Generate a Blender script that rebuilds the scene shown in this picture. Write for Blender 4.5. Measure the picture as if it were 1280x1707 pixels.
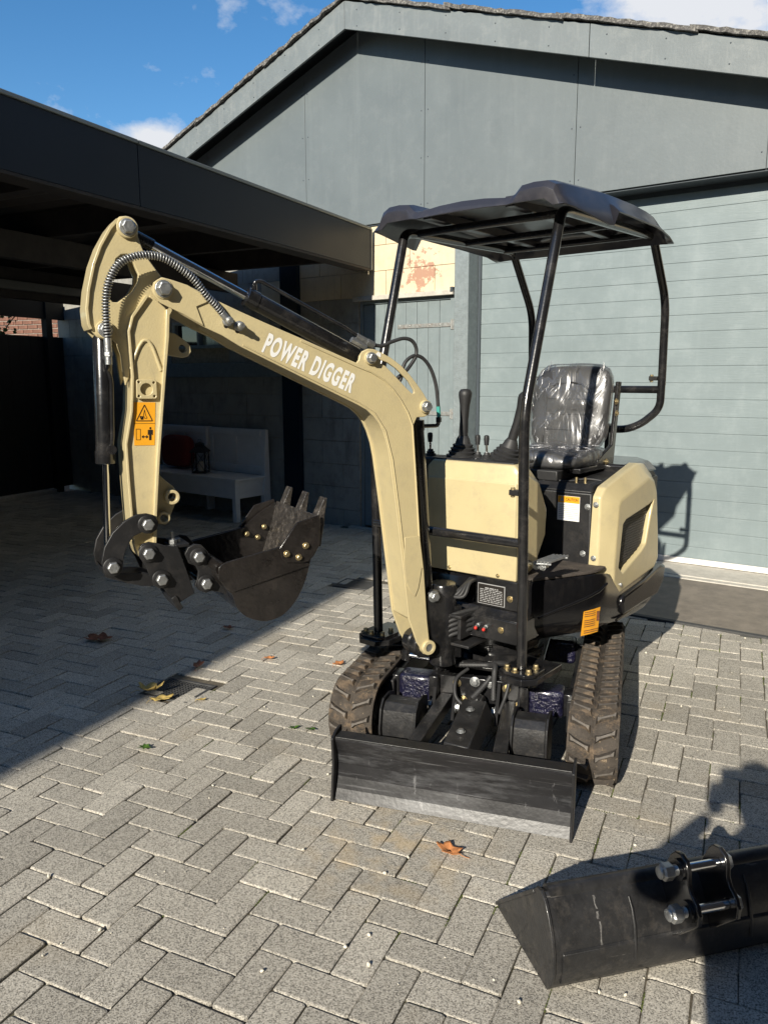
import bpy, bmesh, math, random
from math import sin, cos, radians, pi, atan2, sqrt, hypot
from mathutils import Vector, Matrix, Euler, noise as mnoise
random.seed(7)
for o in list(bpy.data.objects): bpy.data.objects.remove(o, do_unlink=True)
SC = bpy.context.scene
COL = SC.collection

# ------------------------------------------------------------------ camera
CAM_H = 1.6261
cam_d = bpy.data.cameras.new('camera'); cam = bpy.data.objects.new('camera', cam_d); COL.objects.link(cam)
cam_d.sensor_fit = 'VERTICAL'; cam_d.sensor_height = 36.0; cam_d.lens = 36.0*1292.66/1707.0
cam_d.clip_start = 0.02; cam_d.clip_end = 600
_y, _p, _r = radians(-24.4525), radians(9.872), radians(0.1724)
_f = Vector((sin(_y)*cos(_p), cos(_y)*cos(_p), -sin(_p))); _rt = Vector((cos(_y), -sin(_y), 0)); _dn = _f.cross(_rt)
_r2 = _rt*cos(_r)+_dn*sin(_r); _d2 = -_rt*sin(_r)+_dn*cos(_r)
m = Matrix((_r2, -_d2, -_f)).transposed().to_4x4(); m.translation = Vector((0, 0, CAM_H)); cam.matrix_world = m
VIEW = _f.copy(); VRIGHT = _r2.copy(); VUP = -_d2
SC.camera = cam

# ------------------------------------------------------------------ sky, sun, exposure
SUN_EL, SUN_AZ = radians(26.0), radians(181.0)          # sun stands behind the camera (-Y)
W = bpy.data.worlds.new('World'); SC.world = W; W.use_nodes = True
nt = W.node_tree; nt.nodes.clear()
wo = nt.nodes.new('ShaderNodeOutputWorld'); bg = nt.nodes.new('ShaderNodeBackground'); sky = nt.nodes.new('ShaderNodeTexSky')
sky.sky_type = 'NISHITA'; sky.sun_disc = False; sky.sun_elevation = SUN_EL; sky.sun_rotation = SUN_AZ
sky.air_density = 1.0; sky.dust_density = 0.0; sky.ozone_density = 2.5
tc = nt.nodes.new('ShaderNodeTexCoord')
def wn(t, **k):
    n = nt.nodes.new(t)
    for a, v in k.items(): setattr(n, a, v)
    return n
mp = wn('ShaderNodeMapping'); mp.inputs['Scale'].default_value = (1, 1, 1.6); mp.inputs['Location'].default_value = (2.35, 0.4, 0.1)
nz = wn('ShaderNodeTexNoise'); nz.inputs['Scale'].default_value = 9.0; nz.inputs['Detail'].default_value = 10; nz.inputs['Roughness'].default_value = 0.6
nt.links.new(tc.outputs['Generated'], mp.inputs['Vector']); nt.links.new(mp.outputs['Vector'], nz.inputs['Vector'])
def cloud_bank(centre, radius, stretch):
    d = wn('ShaderNodeVectorMath', operation='SUBTRACT'); d.inputs[1].default_value = centre; nt.links.new(tc.outputs['Generated'], d.inputs[0])
    k = wn('ShaderNodeVectorMath', operation='MULTIPLY'); k.inputs[1].default_value = (1, 1, stretch); nt.links.new(d.outputs[0], k.inputs[0])
    l = wn('ShaderNodeVectorMath', operation='LENGTH'); nt.links.new(k.outputs[0], l.inputs[0])
    m_ = wn('ShaderNodeMapRange'); m_.inputs['From Min'].default_value = radius; m_.inputs['From Max'].default_value = 0.0; nt.links.new(l.outputs['Value'], m_.inputs['Value'])
    return m_.outputs['Result']
banks = [cloud_bank(c, r, st) for c, r, st in (((-.618, .742, .250), .062, 1.2), ((-.02, .914, .40), .26, 2.2), ((.75, .55, .35), .4, 2.0), ((-.2, -.85, .45), .5, 1.8), ((-.9, -.2, .35), .4, 2.0), ((.3, .2, .93), .35, 1.0))]
acc = banks[0]
for b_ in banks[1:]:
    mxm = wn('ShaderNodeMath', operation='MAXIMUM'); nt.links.new(acc, mxm.inputs[0]); nt.links.new(b_, mxm.inputs[1]); acc = mxm.outputs[0]
addn = wn('ShaderNodeMath', operation='MULTIPLY_ADD'); addn.inputs[1].default_value = .52; nt.links.new(acc, addn.inputs[0]); nt.links.new(nz.outputs['Fac'], addn.inputs[2])
cr = wn('ShaderNodeValToRGB'); cr.color_ramp.elements[0].position = 0.60; cr.color_ramp.elements[1].position = 0.82
cr.color_ramp.elements[0].color = (0, 0, 0, 1); cr.color_ramp.elements[1].color = (1, 1, 1, 1)
nt.links.new(addn.outputs[0], cr.inputs['Fac'])
mx = wn('ShaderNodeMix', data_type='RGBA'); mx.inputs['B'].default_value = (6.6, 6.8, 7.2, 1)
hsv = wn('ShaderNodeHueSaturation'); hsv.inputs['Saturation'].default_value = 1.28; hsv.inputs['Value'].default_value = 1.2
nt.links.new(sky.outputs['Color'], hsv.inputs['Color']); nt.links.new(hsv.outputs['Color'], mx.inputs['A'])
nt.links.new(cr.outputs['Color'], mx.inputs['Factor']); nt.links.new(mx.outputs['Result'], bg.inputs['Color'])
bg.inputs['Strength'].default_value = 0.085
nt.links.new(bg.outputs['Background'], wo.inputs['Surface'])
sd = bpy.data.lights.new('sun', 'SUN'); sd.energy = 4.8; sd.angle = radians(0.53); sd.color = (1.0, 0.93, 0.80)
sun = bpy.data.objects.new('sun', sd); COL.objects.link(sun); sun.rotation_euler = (radians(90)-SUN_EL, 0, radians(180)-SUN_AZ); sun.location = (0, -20, 12)
vs = SC.view_settings; vs.view_transform = 'Standard'; vs.look = 'None'; vs.gamma = 1.0; vs.use_curve_mapping = False; vs.exposure = 0.5

# ------------------------------------------------------------------ frames (all rigid: x right, y depth, z up)
HC = Vector((-0.997, 3.514, 0))                                             # slew centre of the digger
def frame(origin, ex, ey):
    o, x, y = Vector(origin), Vector(ex), Vector(ey); z = Vector((0, 0, 1))
    return lambda p: o + x*p[0] + y*p[1] + z*p[2]
PHI = radians(-14.0)
FH = frame(HC, (cos(PHI), sin(PHI), 0), (-sin(PHI), cos(PHI), 0))             # house of the digger
TH = radians(6.5)
FU = frame((-0.892, 2.525, 0), (cos(TH), sin(TH), 0), (-sin(TH), cos(TH), 0))  # undercarriage, origin below blade
BH = PHI-radians(22.0)
FB = frame((-1.1400, 2.9570, 0), (sin(BH), -cos(BH), 0), (cos(BH), sin(BH), 0))  # boom: u forward, w towards near side, z up
WA = radians(-10.83)
FW = frame((-3.698, 7.511, 0), (cos(WA), sin(WA), 0), (sin(WA), -cos(WA), 0))    # garage wall: s along, d outwards, z up
FI = lambda p: Vector(p)

# ------------------------------------------------------------------ mesh builder
class MB:
    def __init__(self, F=FI): self.v = []; self.f = []; self.F = F
    def raw(self, vs, fs, F=None):
        F = F or self.F; b = len(self.v); self.v += [tuple(F(p)) for p in vs]; self.f += [tuple(i+b for i in q) for q in fs]; return self
    def hexa(self, p):  # 8 corners: bottom 4 ccw, top 4 ccw
        return self.raw(p, [(3, 2, 1, 0), (4, 5, 6, 7), (0, 1, 5, 4), (1, 2, 6, 5), (2, 3, 7, 6), (3, 0, 4, 7)])
    def box(self, a, b):
        (x0, y0, z0), (x1, y1, z1) = a, b
        return self.hexa([(x0, y0, z0), (x1, y0, z0), (x1, y1, z0), (x0, y1, z0), (x0, y0, z1), (x1, y0, z1), (x1, y1, z1), (x0, y1, z1)])
    def bar(self, p, q, w, h, up=(0, 0, 1)):
        p, q, up = Vector(p), Vector(q), Vector(up); d = (q-p).normalized(); s = d.cross(up).normalized(); u = s.cross(d)
        c = []
        for e in (p, q):
            c += [e-s*w/2-u*h/2, e+s*w/2-u*h/2, e+s*w/2+u*h/2, e-s*w/2+u*h/2]
        return self.raw(c, [(0, 1, 2, 3), (7, 6, 5, 4), (0, 4, 5, 1), (1, 5, 6, 2), (2, 6, 7, 3), (3, 7, 4, 0)])
    def loft(self, rings, caps=True, closed=True):
        n = len(rings[0]); vs = [p for r in rings for p in r]; fs = []
        for k in range(len(rings)-1):
            for i in range(n if closed else n-1):
                j = (i+1) % n; fs.append((k*n+i, k*n+j, (k+1)*n+j, (k+1)*n+i))
        if caps: fs.append(tuple(range(n-1, -1, -1))); fs.append(tuple((len(rings)-1)*n+i for i in range(n)))
        return self.raw(vs, fs)
    def lathe(self, p, axis, prof, n=20):  # prof: (dist along axis, radius)
        p, a = Vector(p), Vector(axis).normalized(); t = Vector((0, 0, 1)) if abs(a.z) < .9 else Vector((1, 0, 0)); e = a.cross(t).normalized(); g = a.cross(e)
        return self.loft([[p+a*d+(e*cos(2*pi*i/n)+g*sin(2*pi*i/n))*max(r, 1e-4) for i in range(n)] for d, r in prof])
    def cyl(self, p, q, r, n=18, r1=None):
        p, q = Vector(p), Vector(q); L = (q-p).length; return self.lathe(p, q-p, [(0, r), (L, r if r1 is None else r1)], n)
    def ell(self, c, r, n=14, k=8):
        c = Vector(c); rings = []
        for j in range(k+1):
            t = -pi/2+pi*j/k; rr = max(cos(t), 0.01)
            rings.append([c+Vector((r[0]*rr*cos(2*pi*i/n), r[1]*rr*sin(2*pi*i/n), r[2]*sin(t))) for i in range(n)])
        return self.loft(rings)
    def tube(self, path, r, n=12, fillet=0.0, steps=5, closed=False):
        P = [Vector(p) for p in path]
        if fillet > 0:
            Q = [P[0]]
            for i in range(1, len(P)-1):
                a, b, c = P[i-1], P[i], P[i+1]; d0 = (a-b); d1 = (c-b); t = min(fillet, d0.length*.48, d1.length*.48)
                s, e = b+d0.normalized()*t, b+d1.normalized()*t
                for k in range(steps+1):
                    x = k/steps; Q.append(s*(1-x)**2+b*2*x*(1-x)+e*x*x)
            Q.append(P[-1]); P = Q
        R = r if isinstance(r, (list, tuple)) else [r]*len(P)
        T = []
        for i in range(len(P)):
            a = P[max(i-1, 0)]; b = P[min(i+1, len(P)-1)]; T.append((b-a).normalized())
        t = T[0]; ref = Vector((0, 0, 1)) if abs(t.z) < .9 else Vector((1, 0, 0)); e = t.cross(ref).normalized(); rings = []
        for i, p in enumerate(P):
            e = (e-T[i]*e.dot(T[i])).normalized(); g = T[i].cross(e)
            rings.append([p+(e*cos(2*pi*k/n)+g*sin(2*pi*k/n))*R[i] for k in range(n)])
        self.path = P
        return self.loft(rings)
    def plate(self, outline, holes, lo, hi, ax='w'):
        """2-D outline (first coord, z) extruded along the second axis between lo and hi; ax 'z' = outline in x,y extruded in z"""
        bm = bmesh.new(); loops = [outline]+list(holes)
        def P(c, h): return (c[0], h, c[1]) if ax == 'w' else ((h, c[0], c[1]) if ax == 'x' else (c[0], c[1], h))
        es = []; ring = []
        for L in loops:
            vv = [bm.verts.new(P(c, lo)) for c in L]; ring.append(vv)
            for i in range(len(vv)): es.append(bm.edges.new((vv[i], vv[(i+1) % len(vv)])))
        bmesh.ops.triangle_fill(bm, edges=es, use_beauty=True, use_dissolve=False)
        bm.verts.ensure_lookup_table(); bm.verts.index_update()
        n = len(bm.verts); vs = [v.co.copy() for v in bm.verts]; fs = [tuple(v.index for v in f.verts) for f in bm.faces]
        off = {'w': Vector((0, hi-lo, 0)), 'x': Vector((hi-lo, 0, 0)), 'z': Vector((0, 0, hi-lo))}[ax]
        vs2 = vs+[v+off for v in vs]; F2 = fs+[tuple(i+n for i in reversed(f)) for f in fs]
        for vv in ring:
            k = [v.index for v in vv]
            for i in range(len(k)):
                j = (i+1) % len(k); F2.append((k[i], k[j], k[j]+n, k[i]+n))
        bm.free(); return self.raw(vs2, F2)
    def poly(self, pts): return self.raw(pts, [tuple(range(len(pts)))])
    def build(self, name, mat, parent=None, bevel=0.0, smooth=35, seg=2, loc=None):
        me = bpy.data.meshes.new(name); o = bpy.data.objects.new(name, me); COL.objects.link(o)
        org = Vector(loc) if loc is not None else (parent_world(parent) if parent else (Vector(self.v[0]) if False else Vector((0, 0, 0))))
        me.from_pydata([tuple(Vector(p)-org) for p in self.v], [], self.f)
        bm = bmesh.new(); bm.from_mesh(me); bmesh.ops.recalc_face_normals(bm, faces=bm.faces); bm.to_mesh(me); bm.free()
        if mat:
            for mm in (mat if isinstance(mat, (list, tuple)) else [mat]): me.materials.append(mm)
        if parent: o.parent = parent
        else: o.location = org
        if smooth:
            for p in me.polygons: p.use_smooth = True
            me.set_sharp_from_angle(angle=radians(smooth))
        if bevel > 0:
            b = o.modifiers.new('bevel', 'BEVEL'); b.width = bevel; b.segments = seg; b.limit_method = 'ANGLE'; b.angle_limit = radians(40)
        return o
def parent_world(o):
    p = Vector(o.location)
    while o.parent: o = o.parent; p += Vector(o.location)
    return p
def tag(o, label=None, cat=None, group=None, kind=None):
    if label: o['label'] = label
    if cat: o['category'] = cat
    if group: o['group'] = group
    if kind: o['kind'] = kind
    return o
def empty(name, loc, label=None, cat=None, group=None):
    o = bpy.data.objects.new(name, None); COL.objects.link(o); o.location = loc; o.empty_display_size = .2
    return tag(o, label, cat, group)
def inst(o, name, loc=None, rot=None, parent=None):
    c = o.copy(); c.name = name; COL.objects.link(c); c.parent = parent
    if loc is not None: c.location = loc
    if rot is not None: c.rotation_euler = rot
    return c

# ------------------------------------------------------------------ materials
def new_mat(name):
    m = bpy.data.materials.new(name); m.use_nodes = True; N = m.node_tree; b = N.nodes['Principled BSDF']; return m, N, b
def link(N, a, b): N.links.new(a, b)
def paint(name, col, rough=.5, metal=0.0, var=.12, vscale=6.0, bump=0.0, bscale=60.0, coat=0.0, dust=None, dscale=3.0, damt=.5, spec=.5, rvar=.12):
    m, N, b = new_mat(name)
    tcn = N.nodes.new('ShaderNodeTexCoord')
    n1 = N.nodes.new('ShaderNodeTexNoise'); n1.inputs['Scale'].default_value = vscale; n1.inputs['Detail'].default_value = 8; n1.inputs['Roughness'].default_value = .65
    link(N, tcn.outputs['Object'], n1.inputs['Vector'])
    r = N.nodes.new('ShaderNodeValToRGB'); e = r.color_ramp.elements; e[0].position = .3; e[1].position = .7
    e[0].color = tuple(c*(1-var) for c in col)+(1,); e[1].color = tuple(min(1, c*(1+var)) for c in col)+(1,)
    link(N, n1.outputs['Fac'], r.inputs['Fac']); out = r.outputs['Color']
    if dust:
        n2 = N.nodes.new('ShaderNodeTexNoise'); n2.inputs['Scale'].default_value = dscale; n2.inputs['Detail'].default_value = 10; n2.inputs['Roughness'].default_value = .75
        link(N, tcn.outputs['Object'], n2.inputs['Vector'])
        r2 = N.nodes.new('ShaderNodeValToRGB'); r2.color_ramp.elements[0].position = .5; r2.color_ramp.elements[1].position = .72
        r2.color_ramp.elements[0].color = (0, 0, 0, 1); r2.color_ramp.elements[1].color = (damt, damt, damt, 1)
        link(N, n2.outputs['Fac'], r2.inputs['Fac'])
        x = N.nodes.new('ShaderNodeMix'); x.data_type = 'RGBA'; x.inputs['B'].default_value = tuple(dust)+(1,)
        link(N, out, x.inputs['A']); link(N, r2.outputs['Color'], x.inputs['Factor']); out = x.outputs['Result']
    link(N, out, b.inputs['Base Color'])
    rr = N.nodes.new('ShaderNodeMapRange'); rr.inputs['To Min'].default_value = max(.02, rough-rvar); rr.inputs['To Max'].default_value = min(1, rough+rvar)
    link(N, n1.outputs['Fac'], rr.inputs['Value']); link(N, rr.outputs['Result'], b.inputs['Roughness'])
    b.inputs['Metallic'].default_value = metal; b.inputs['Specular IOR Level'].default_value = spec
    b.inputs['Coat Weight'].default_value = coat; b.inputs['Coat Roughness'].default_value = .12
    if bump > 0:
        n3 = N.nodes.new('ShaderNodeTexNoise'); n3.inputs['Scale'].default_value = bscale; n3.inputs['Detail'].default_value = 6
        link(N, tcn.outputs['Object'], n3.inputs['Vector'])
        bp_ = N.nodes.new('ShaderNodeBump'); bp_.inputs['Strength'].default_value = bump; bp_.inputs['Distance'].default_value = .01
        link(N, n3.outputs['Fac'], bp_.inputs['Height']); link(N, bp_.outputs['Normal'], b.inputs['Normal'])
    return m
M = {}
M['beige'] = paint('beige_paint', (.535, .45, .255), .36, var=.06, vscale=3, bump=.10, bscale=170, coat=.25, dust=(.36, .31, .21), dscale=11, damt=.45)
M['black_gloss'] = paint('black_gloss_paint', (.012, .012, .013), .24, var=.3, vscale=7, coat=.5, bump=.04, bscale=90, dust=(.10, .09, .08), dscale=14, damt=.28)
M['black_satin'] = paint('black_satin_paint', (.013, .013, .014), .45, var=.3, vscale=10, bump=.08, bscale=120, dust=(.07, .062, .056), dscale=18, damt=.3)
M['bucket_black'] = paint('thick_black_bucket_paint', (.014, .012, .011), .3, var=.4, vscale=14, bump=.25, bscale=55, coat=.4, dust=(.07, .058, .05), dscale=20, damt=.25)
M['used_black'] = paint('worn_black_paint', (.018, .018, .019), .42, var=.4, vscale=14, bump=.12, bscale=90, coat=.15, dust=(.12, .105, .09), dscale=26, damt=.3)
M['canopy'] = paint('black_canopy_plastic', (.028, .028, .036), .36, var=.15, vscale=4, coat=.35, bump=.03, bscale=30, dust=(.12, .11, .11), dscale=5, damt=.3)
M['mat'] = paint('dusty_floor_mat', (.06, .05, .043), .8, var=.35, vscale=18, bump=.3, bscale=150, dust=(.2, .16, .12), dscale=8, damt=.6)
M['skirt'] = paint('glossy_black_skirt', (.007, .007, .008), .16, var=.3, vscale=7, coat=.0, spec=.42, bump=.02, bscale=40, dust=(.035, .031, .028), dscale=22, damt=.25, rvar=.05)
M['plastic'] = paint('black_plastic', (.02, .02, .021), .5, var=.2, bump=.05)
M['rubber'] = paint('hose_rubber', (.03, .03, .031), .55, var=.25, vscale=30)
M['track'] = paint('dirty_track_rubber', (.06, .051, .043), .85, var=.45, vscale=14, bump=.5, bscale=160, dust=(.27, .19, .12), dscale=9, damt=.85, spec=.25)
M['lug'] = paint('worn_lug_rubber', (.15, .135, .12), .8, var=.3, vscale=30, bump=.4, bscale=200, dust=(.26, .19, .12), dscale=14, damt=.6, spec=.25)
M['zinc'] = paint('zinc_bolt', (.42, .43, .43), .42, metal=.85, var=.2, vscale=60, bump=.15, bscale=160)
M['brass'] = paint('yellow_zinc_bolt', (.42, .34, .19), .36, metal=.85, var=.2, vscale=60, bump=.1)
M['chrome'] = paint('chrome_rod', (.75, .76, .78), .12, metal=1.0, var=.05, rvar=.04)
M['purple'] = paint('dark_blue_film', (.007, .007, .024), .22, var=.6, vscale=25, bump=.9, bscale=80, coat=.8, dust=(.13, .12, .19), dscale=70, damt=.35)
M['blade_face'] = paint('scraped_blade_steel', (.014, .014, .016), .33, metal=.05, coat=.0, var=.4, vscale=4, bump=.05, bscale=60, dust=(.17, .175, .185), dscale=6, damt=.45)
def blade_mat():
    m = M['blade_face']; N = m.node_tree
    for n in N.nodes:
        if n.type == 'TEX_NOISE' and abs(n.inputs['Scale'].default_value-6) < .01:
            mpn = N.nodes.new('ShaderNodeMapping'); mpn.inputs['Scale'].default_value = (.55, .55, 3.2); l = n.inputs['Vector'].links[0]; src = l.from_socket; N.links.remove(l); link(N, src, mpn.inputs['Vector']); link(N, mpn.outputs['Vector'], n.inputs['Vector'])
blade_mat()
M['matt_black'] = paint('matt_black', (.016, .016, .017), .9, var=.3, spec=.15)
M['white'] = paint('white_print', (.8, .8, .78), .5, var=.03)
M['orange'] = paint('orange_sticker', (.80, .36, .02), .4, var=.04)
M['black_print'] = paint('black_print', (.015, .012, .01), .5, var=.1)
M['grey_print'] = paint('grey_print', (.35, .35, .35), .5, var=.1)
M['red'] = paint('red_paint', (.55, .03, .02), .4, var=.1)
M['seat'] = paint('black_vinyl', (.04, .04, .041), .4, var=.2, bump=.15, bscale=25)
M['bench'] = paint('grey_bench_paint', (.78, .77, .75), .5, var=.06, vscale=8, bump=.05)
M['lantern'] = paint('black_lantern_metal', (.012, .012, .012), .5)
M['candle'] = paint('candle_wax', (.55, .5, .42), .6)
M['cushion'] = paint('dark_red_fabric', (.20, .025, .02), .9, bump=.2, bscale=200)
M['door_blue'] = paint('blue_grey_door_paint', (.20, .24, .25), .45, var=.07, vscale=5, bump=.12, bscale=90, dust=(.30, .34, .35), dscale=14, damt=.35)
M['gable'] = paint('blue_grey_panel_paint', (.130, .153, .162), .5, var=.07, vscale=1.6, bump=.08, bscale=40, dust=(.19, .21, .215), dscale=7, damt=.35)
M['barge'] = paint('weathered_board_paint', (.155, .178, .186), .55, var=.10, vscale=2.5, bump=.1, bscale=50, dust=(.26, .275, .27), dscale=9, damt=.5)
M['post_grey'] = paint('rough_grey_post', (.205, .24, .25), .7, var=.16, vscale=20, bump=.6, bscale=120, dust=(.12, .15, .16), dscale=30, damt=.5)
M['fascia'] = paint('dark_anthracite_fascia', (.008, .017, .030), .40, var=.06, vscale=2, bump=.02, spec=.2)
M['dark_wood'] = paint('dark_stained_wood', (.045, .037, .032), .8, var=.35, vscale=7, bump=.2, bscale=40)
M['fence_black'] = paint('black_stained_board', (.010, .010, .010), .8, var=.3, vscale=7, bump=.2)
M['corr'] = paint('grey_fibre_sheet', (.085, .072, .062), .85, var=.2, vscale=5, bump=.1)
M['tube_pale'] = paint('pale_batten', (.16, .155, .14), .5, var=.1)
M['roof_edge'] = paint('lichened_roof_sheet', (.09, .085, .08), .9, var=.6, vscale=40, bump=.8, bscale=70, dust=(.52, .50, .44), dscale=45, damt=.9)
M['soffit'] = paint('dark_soffit', (.045, .058, .07), .6, var=.1)
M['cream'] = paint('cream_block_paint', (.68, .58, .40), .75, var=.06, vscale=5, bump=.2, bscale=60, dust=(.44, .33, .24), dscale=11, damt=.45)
def cream_mat():
    m = M['cream']; N = m.node_tree; b = N.nodes['Principled BSDF']; src = b.inputs['Base Color'].links[0].from_socket
    geo = N.nodes.new('ShaderNodeNewGeometry'); n = N.nodes.new('ShaderNodeTexNoise'); n.inputs['Scale'].default_value = 13; n.inputs['Detail'].default_value = 9; n.inputs['Roughness'].default_value = .72; link(N, geo.outputs['Position'], n.inputs['Vector'])
    d = N.nodes.new('ShaderNodeVectorMath'); d.operation = 'DISTANCE'; d.inputs[1].default_value = tuple(FW((.76, 0, 2.63))); link(N, geo.outputs['Position'], d.inputs[0])
    mr = N.nodes.new('ShaderNodeMapRange'); mr.inputs['From Min'].default_value = .05; mr.inputs['From Max'].default_value = .42; mr.inputs['To Min'].default_value = .15; mr.inputs['To Max'].default_value = -.16; link(N, d.outputs['Value'], mr.inputs['Value'])
    ad = N.nodes.new('ShaderNodeMath'); link(N, n.outputs['Fac'], ad.inputs[0]); link(N, mr.outputs['Result'], ad.inputs[1])
    r = N.nodes.new('ShaderNodeValToRGB'); r.color_ramp.elements[0].position = .575; r.color_ramp.elements[1].position = .60; r.color_ramp.elements[0].color = (0, 0, 0, 1); r.color_ramp.elements[1].color = (.85, .85, .85, 1); link(N, ad.outputs[0], r.inputs['Fac'])
    x = N.nodes.new('ShaderNodeMix'); x.data_type = 'RGBA'; x.inputs['B'].default_value = (.40, .20, .135, 1); link(N, src, x.inputs['A']); link(N, r.outputs['Color'], x.inputs['Factor']); link(N, x.outputs['Result'], b.inputs['Base Color'])
cream_mat()
M['cream_shade_grime'] = paint('shade_darkened_grimy_block_paint', (.33, .32, .285), .8, var=.12, vscale=4, bump=.2, bscale=60, dust=(.12, .12, .10), dscale=6, damt=.6)  # grey grimy paint, its colour darkened further to stand in for the carport shade
M['joint'] = paint('block_joint', (.36, .29, .20), .9, var=.3, vscale=30)
M['concrete'] = paint('pale_concrete', (.52, .49, .43), .8, var=.15, vscale=12, bump=.25, bscale=120, dust=(.3, .27, .23), dscale=30, damt=.5)
M['white_strip'] = paint('white_seal_strip', (.72, .70, .66), .5, var=.06, vscale=10)
M['moss'] = paint('moss', (.075, .095, .018), .95, var=.5, vscale=60, bump=.5)
M['pebble'] = paint('pale_pebble', (.66, .62, .52), .7, var=.2, vscale=40)
M['leaf_or'] = paint('dry_orange_leaf', (.50, .20, .07), .7, var=.4, vscale=50, bump=.3)
M['leaf_br'] = paint('dry_brown_leaf', (.20, .075, .04), .7, var=.4, vscale=50, bump=.3)
M['leaf_ye'] = paint('dry_yellow_leaf', (.50, .36, .11), .7, var=.35, vscale=50, bump=.3)
M['leaf_gr'] = paint('green_leaf', (.055, .12, .014), .6, var=.4, vscale=50)
M['brick'] = paint('brown_brick', (.16, .075, .05), .85, var=.4, vscale=9, bump=.3)
M['mortar'] = paint('mortar', (.38, .33, .28), .9, var=.2)
M['galv'] = paint('galvanised_hinge', (.30, .31, .30), .5, metal=.4, var=.3, vscale=30, dust=(.25, .10, .04), dscale=25, damt=.5)
M['drain'] = paint('cast_drain', (.055, .055, .055), .7, var=.3, vscale=30)
M['skin'] = paint('skin', (.42, .24, .16), .5, var=.08)
M['cloth'] = paint('dark_blue_cloth', (.02, .024, .035), .9, var=.2, bump=.2, bscale=150)
M['jeans'] = paint('denim', (.03, .045, .08), .9, var=.2, bump=.2, bscale=150)
M['hair'] = paint('dark_hair', (.025, .018, .012), .6, var=.3)
M['house_brick'] = paint('house_wall', (.075, .06, .052), .9, var=.2, vscale=8)
M['roof_tile'] = paint('roof_tile', (.10, .06, .05), .8, var=.2)
M['teal'] = paint('teal_sleeve', (.05, .30, .26), .5)

def clear_film():
    m, N, b = new_mat('clear_wrinkled_film')
    tcn = N.nodes.new('ShaderNodeTexCoord')
    mpn = N.nodes.new('ShaderNodeMapping'); mpn.inputs['Scale'].default_value = (1.0, 1.0, .45); link(N, tcn.outputs['Object'], mpn.inputs['Vector'])
    n = N.nodes.new('ShaderNodeTexNoise'); n.inputs['Scale'].default_value = 7; n.inputs['Detail'].default_value = 2; n.inputs['Distortion'].default_value = 2.5; link(N, mpn.outputs['Vector'], n.inputs['Vector'])
    bp_ = N.nodes.new('ShaderNodeBump'); bp_.inputs['Strength'].default_value = .6; bp_.inputs['Distance'].default_value = .025; link(N, n.outputs['Fac'], bp_.inputs['Height'])
    g = N.nodes.new('ShaderNodeBsdfGlossy'); g.inputs['Roughness'].default_value = .30; link(N, bp_.outputs['Normal'], g.inputs['Normal'])
    g.inputs['Color'].default_value = (.9, .9, .92, 1)
    t = N.nodes.new('ShaderNodeBsdfTransparent'); x = N.nodes.new('ShaderNodeMixShader')
    lw = N.nodes.new('ShaderNodeLayerWeight'); lw.inputs['Blend'].default_value = .35; link(N, bp_.outputs['Normal'], lw.inputs['Normal'])
    mr = N.nodes.new('ShaderNodeMapRange'); mr.inputs['To Min'].default_value = .08; mr.inputs['To Max'].default_value = .7; link(N, lw.outputs['Fresnel'], mr.inputs['Value'])
    hz = N.nodes.new('ShaderNodeBsdfDiffuse'); hz.inputs['Color'].default_value = (.55, .56, .58, 1); link(N, bp_.outputs['Normal'], hz.inputs['Normal']); hm = N.nodes.new('ShaderNodeMixShader'); hm.inputs['Fac'].default_value = .06; link(N, t.outputs['BSDF'], hm.inputs[1]); link(N, hz.outputs['BSDF'], hm.inputs[2])
    link(N, mr.outputs['Result'], x.inputs['Fac']); link(N, hm.outputs['Shader'], x.inputs[1]); link(N, g.outputs['BSDF'], x.inputs[2])
    link(N, x.outputs['Shader'], N.nodes['Material Output'].inputs['Surface']); return m
M['film'] = clear_film()
def glass_mat():
    m, N, b = new_mat('dark_window_glass'); b.inputs['Base Color'].default_value = (.02, .025, .03, 1); b.inputs['Roughness'].default_value = .05
    b.inputs['Coat Weight'].default_value = 1; return m
M['glass'] = glass_mat()
def streaks(m, col, amt, sc=(9, 9, .55)):
    N = m.node_tree; b = N.nodes['Principled BSDF']; src = b.inputs['Base Color'].links[0].from_socket
    geo = N.nodes.new('ShaderNodeNewGeometry'); mpn = N.nodes.new('ShaderNodeMapping'); mpn.inputs['Scale'].default_value = sc; link(N, geo.outputs['Position'], mpn.inputs['Vector'])
    n = N.nodes.new('ShaderNodeTexNoise'); n.inputs['Scale'].default_value = 1.0; n.inputs['Detail'].default_value = 8; n.inputs['Roughness'].default_value = .7; link(N, mpn.outputs['Vector'], n.inputs['Vector'])
    r = N.nodes.new('ShaderNodeValToRGB'); r.color_ramp.elements[0].position = .52; r.color_ramp.elements[1].position = .75; r.color_ramp.elements[0].color = (0, 0, 0, 1); r.color_ramp.elements[1].color = (amt, amt, amt, 1); link(N, n.outputs['Fac'], r.inputs['Fac'])
    x = N.nodes.new('ShaderNodeMix'); x.data_type = 'RGBA'; x.inputs['B'].default_value = tuple(col)+(1,); link(N, src, x.inputs['A']); link(N, r.outputs['Color'], x.inputs['Factor']); link(N, x.outputs['Result'], b.inputs['Base Color'])
streaks(M['gable'], (.20, .225, .23), .32, (5, 5, .5)); streaks(M['gable'], (.095, .112, .12), .22, (9, 9, .7)); streaks(M['barge'], (.30, .31, .30), .35, (12, 12, 1.2)); streaks(M['door_blue'], (.14, .17, .18), .5, (20, 20, 1.2)); streaks(M['cream'], (.42, .36, .27), .5, (16, 16, 1.4)); streaks(M['cream_shade_grime'], (.10, .10, .085), .7, (7, 7, 1.6))
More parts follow.
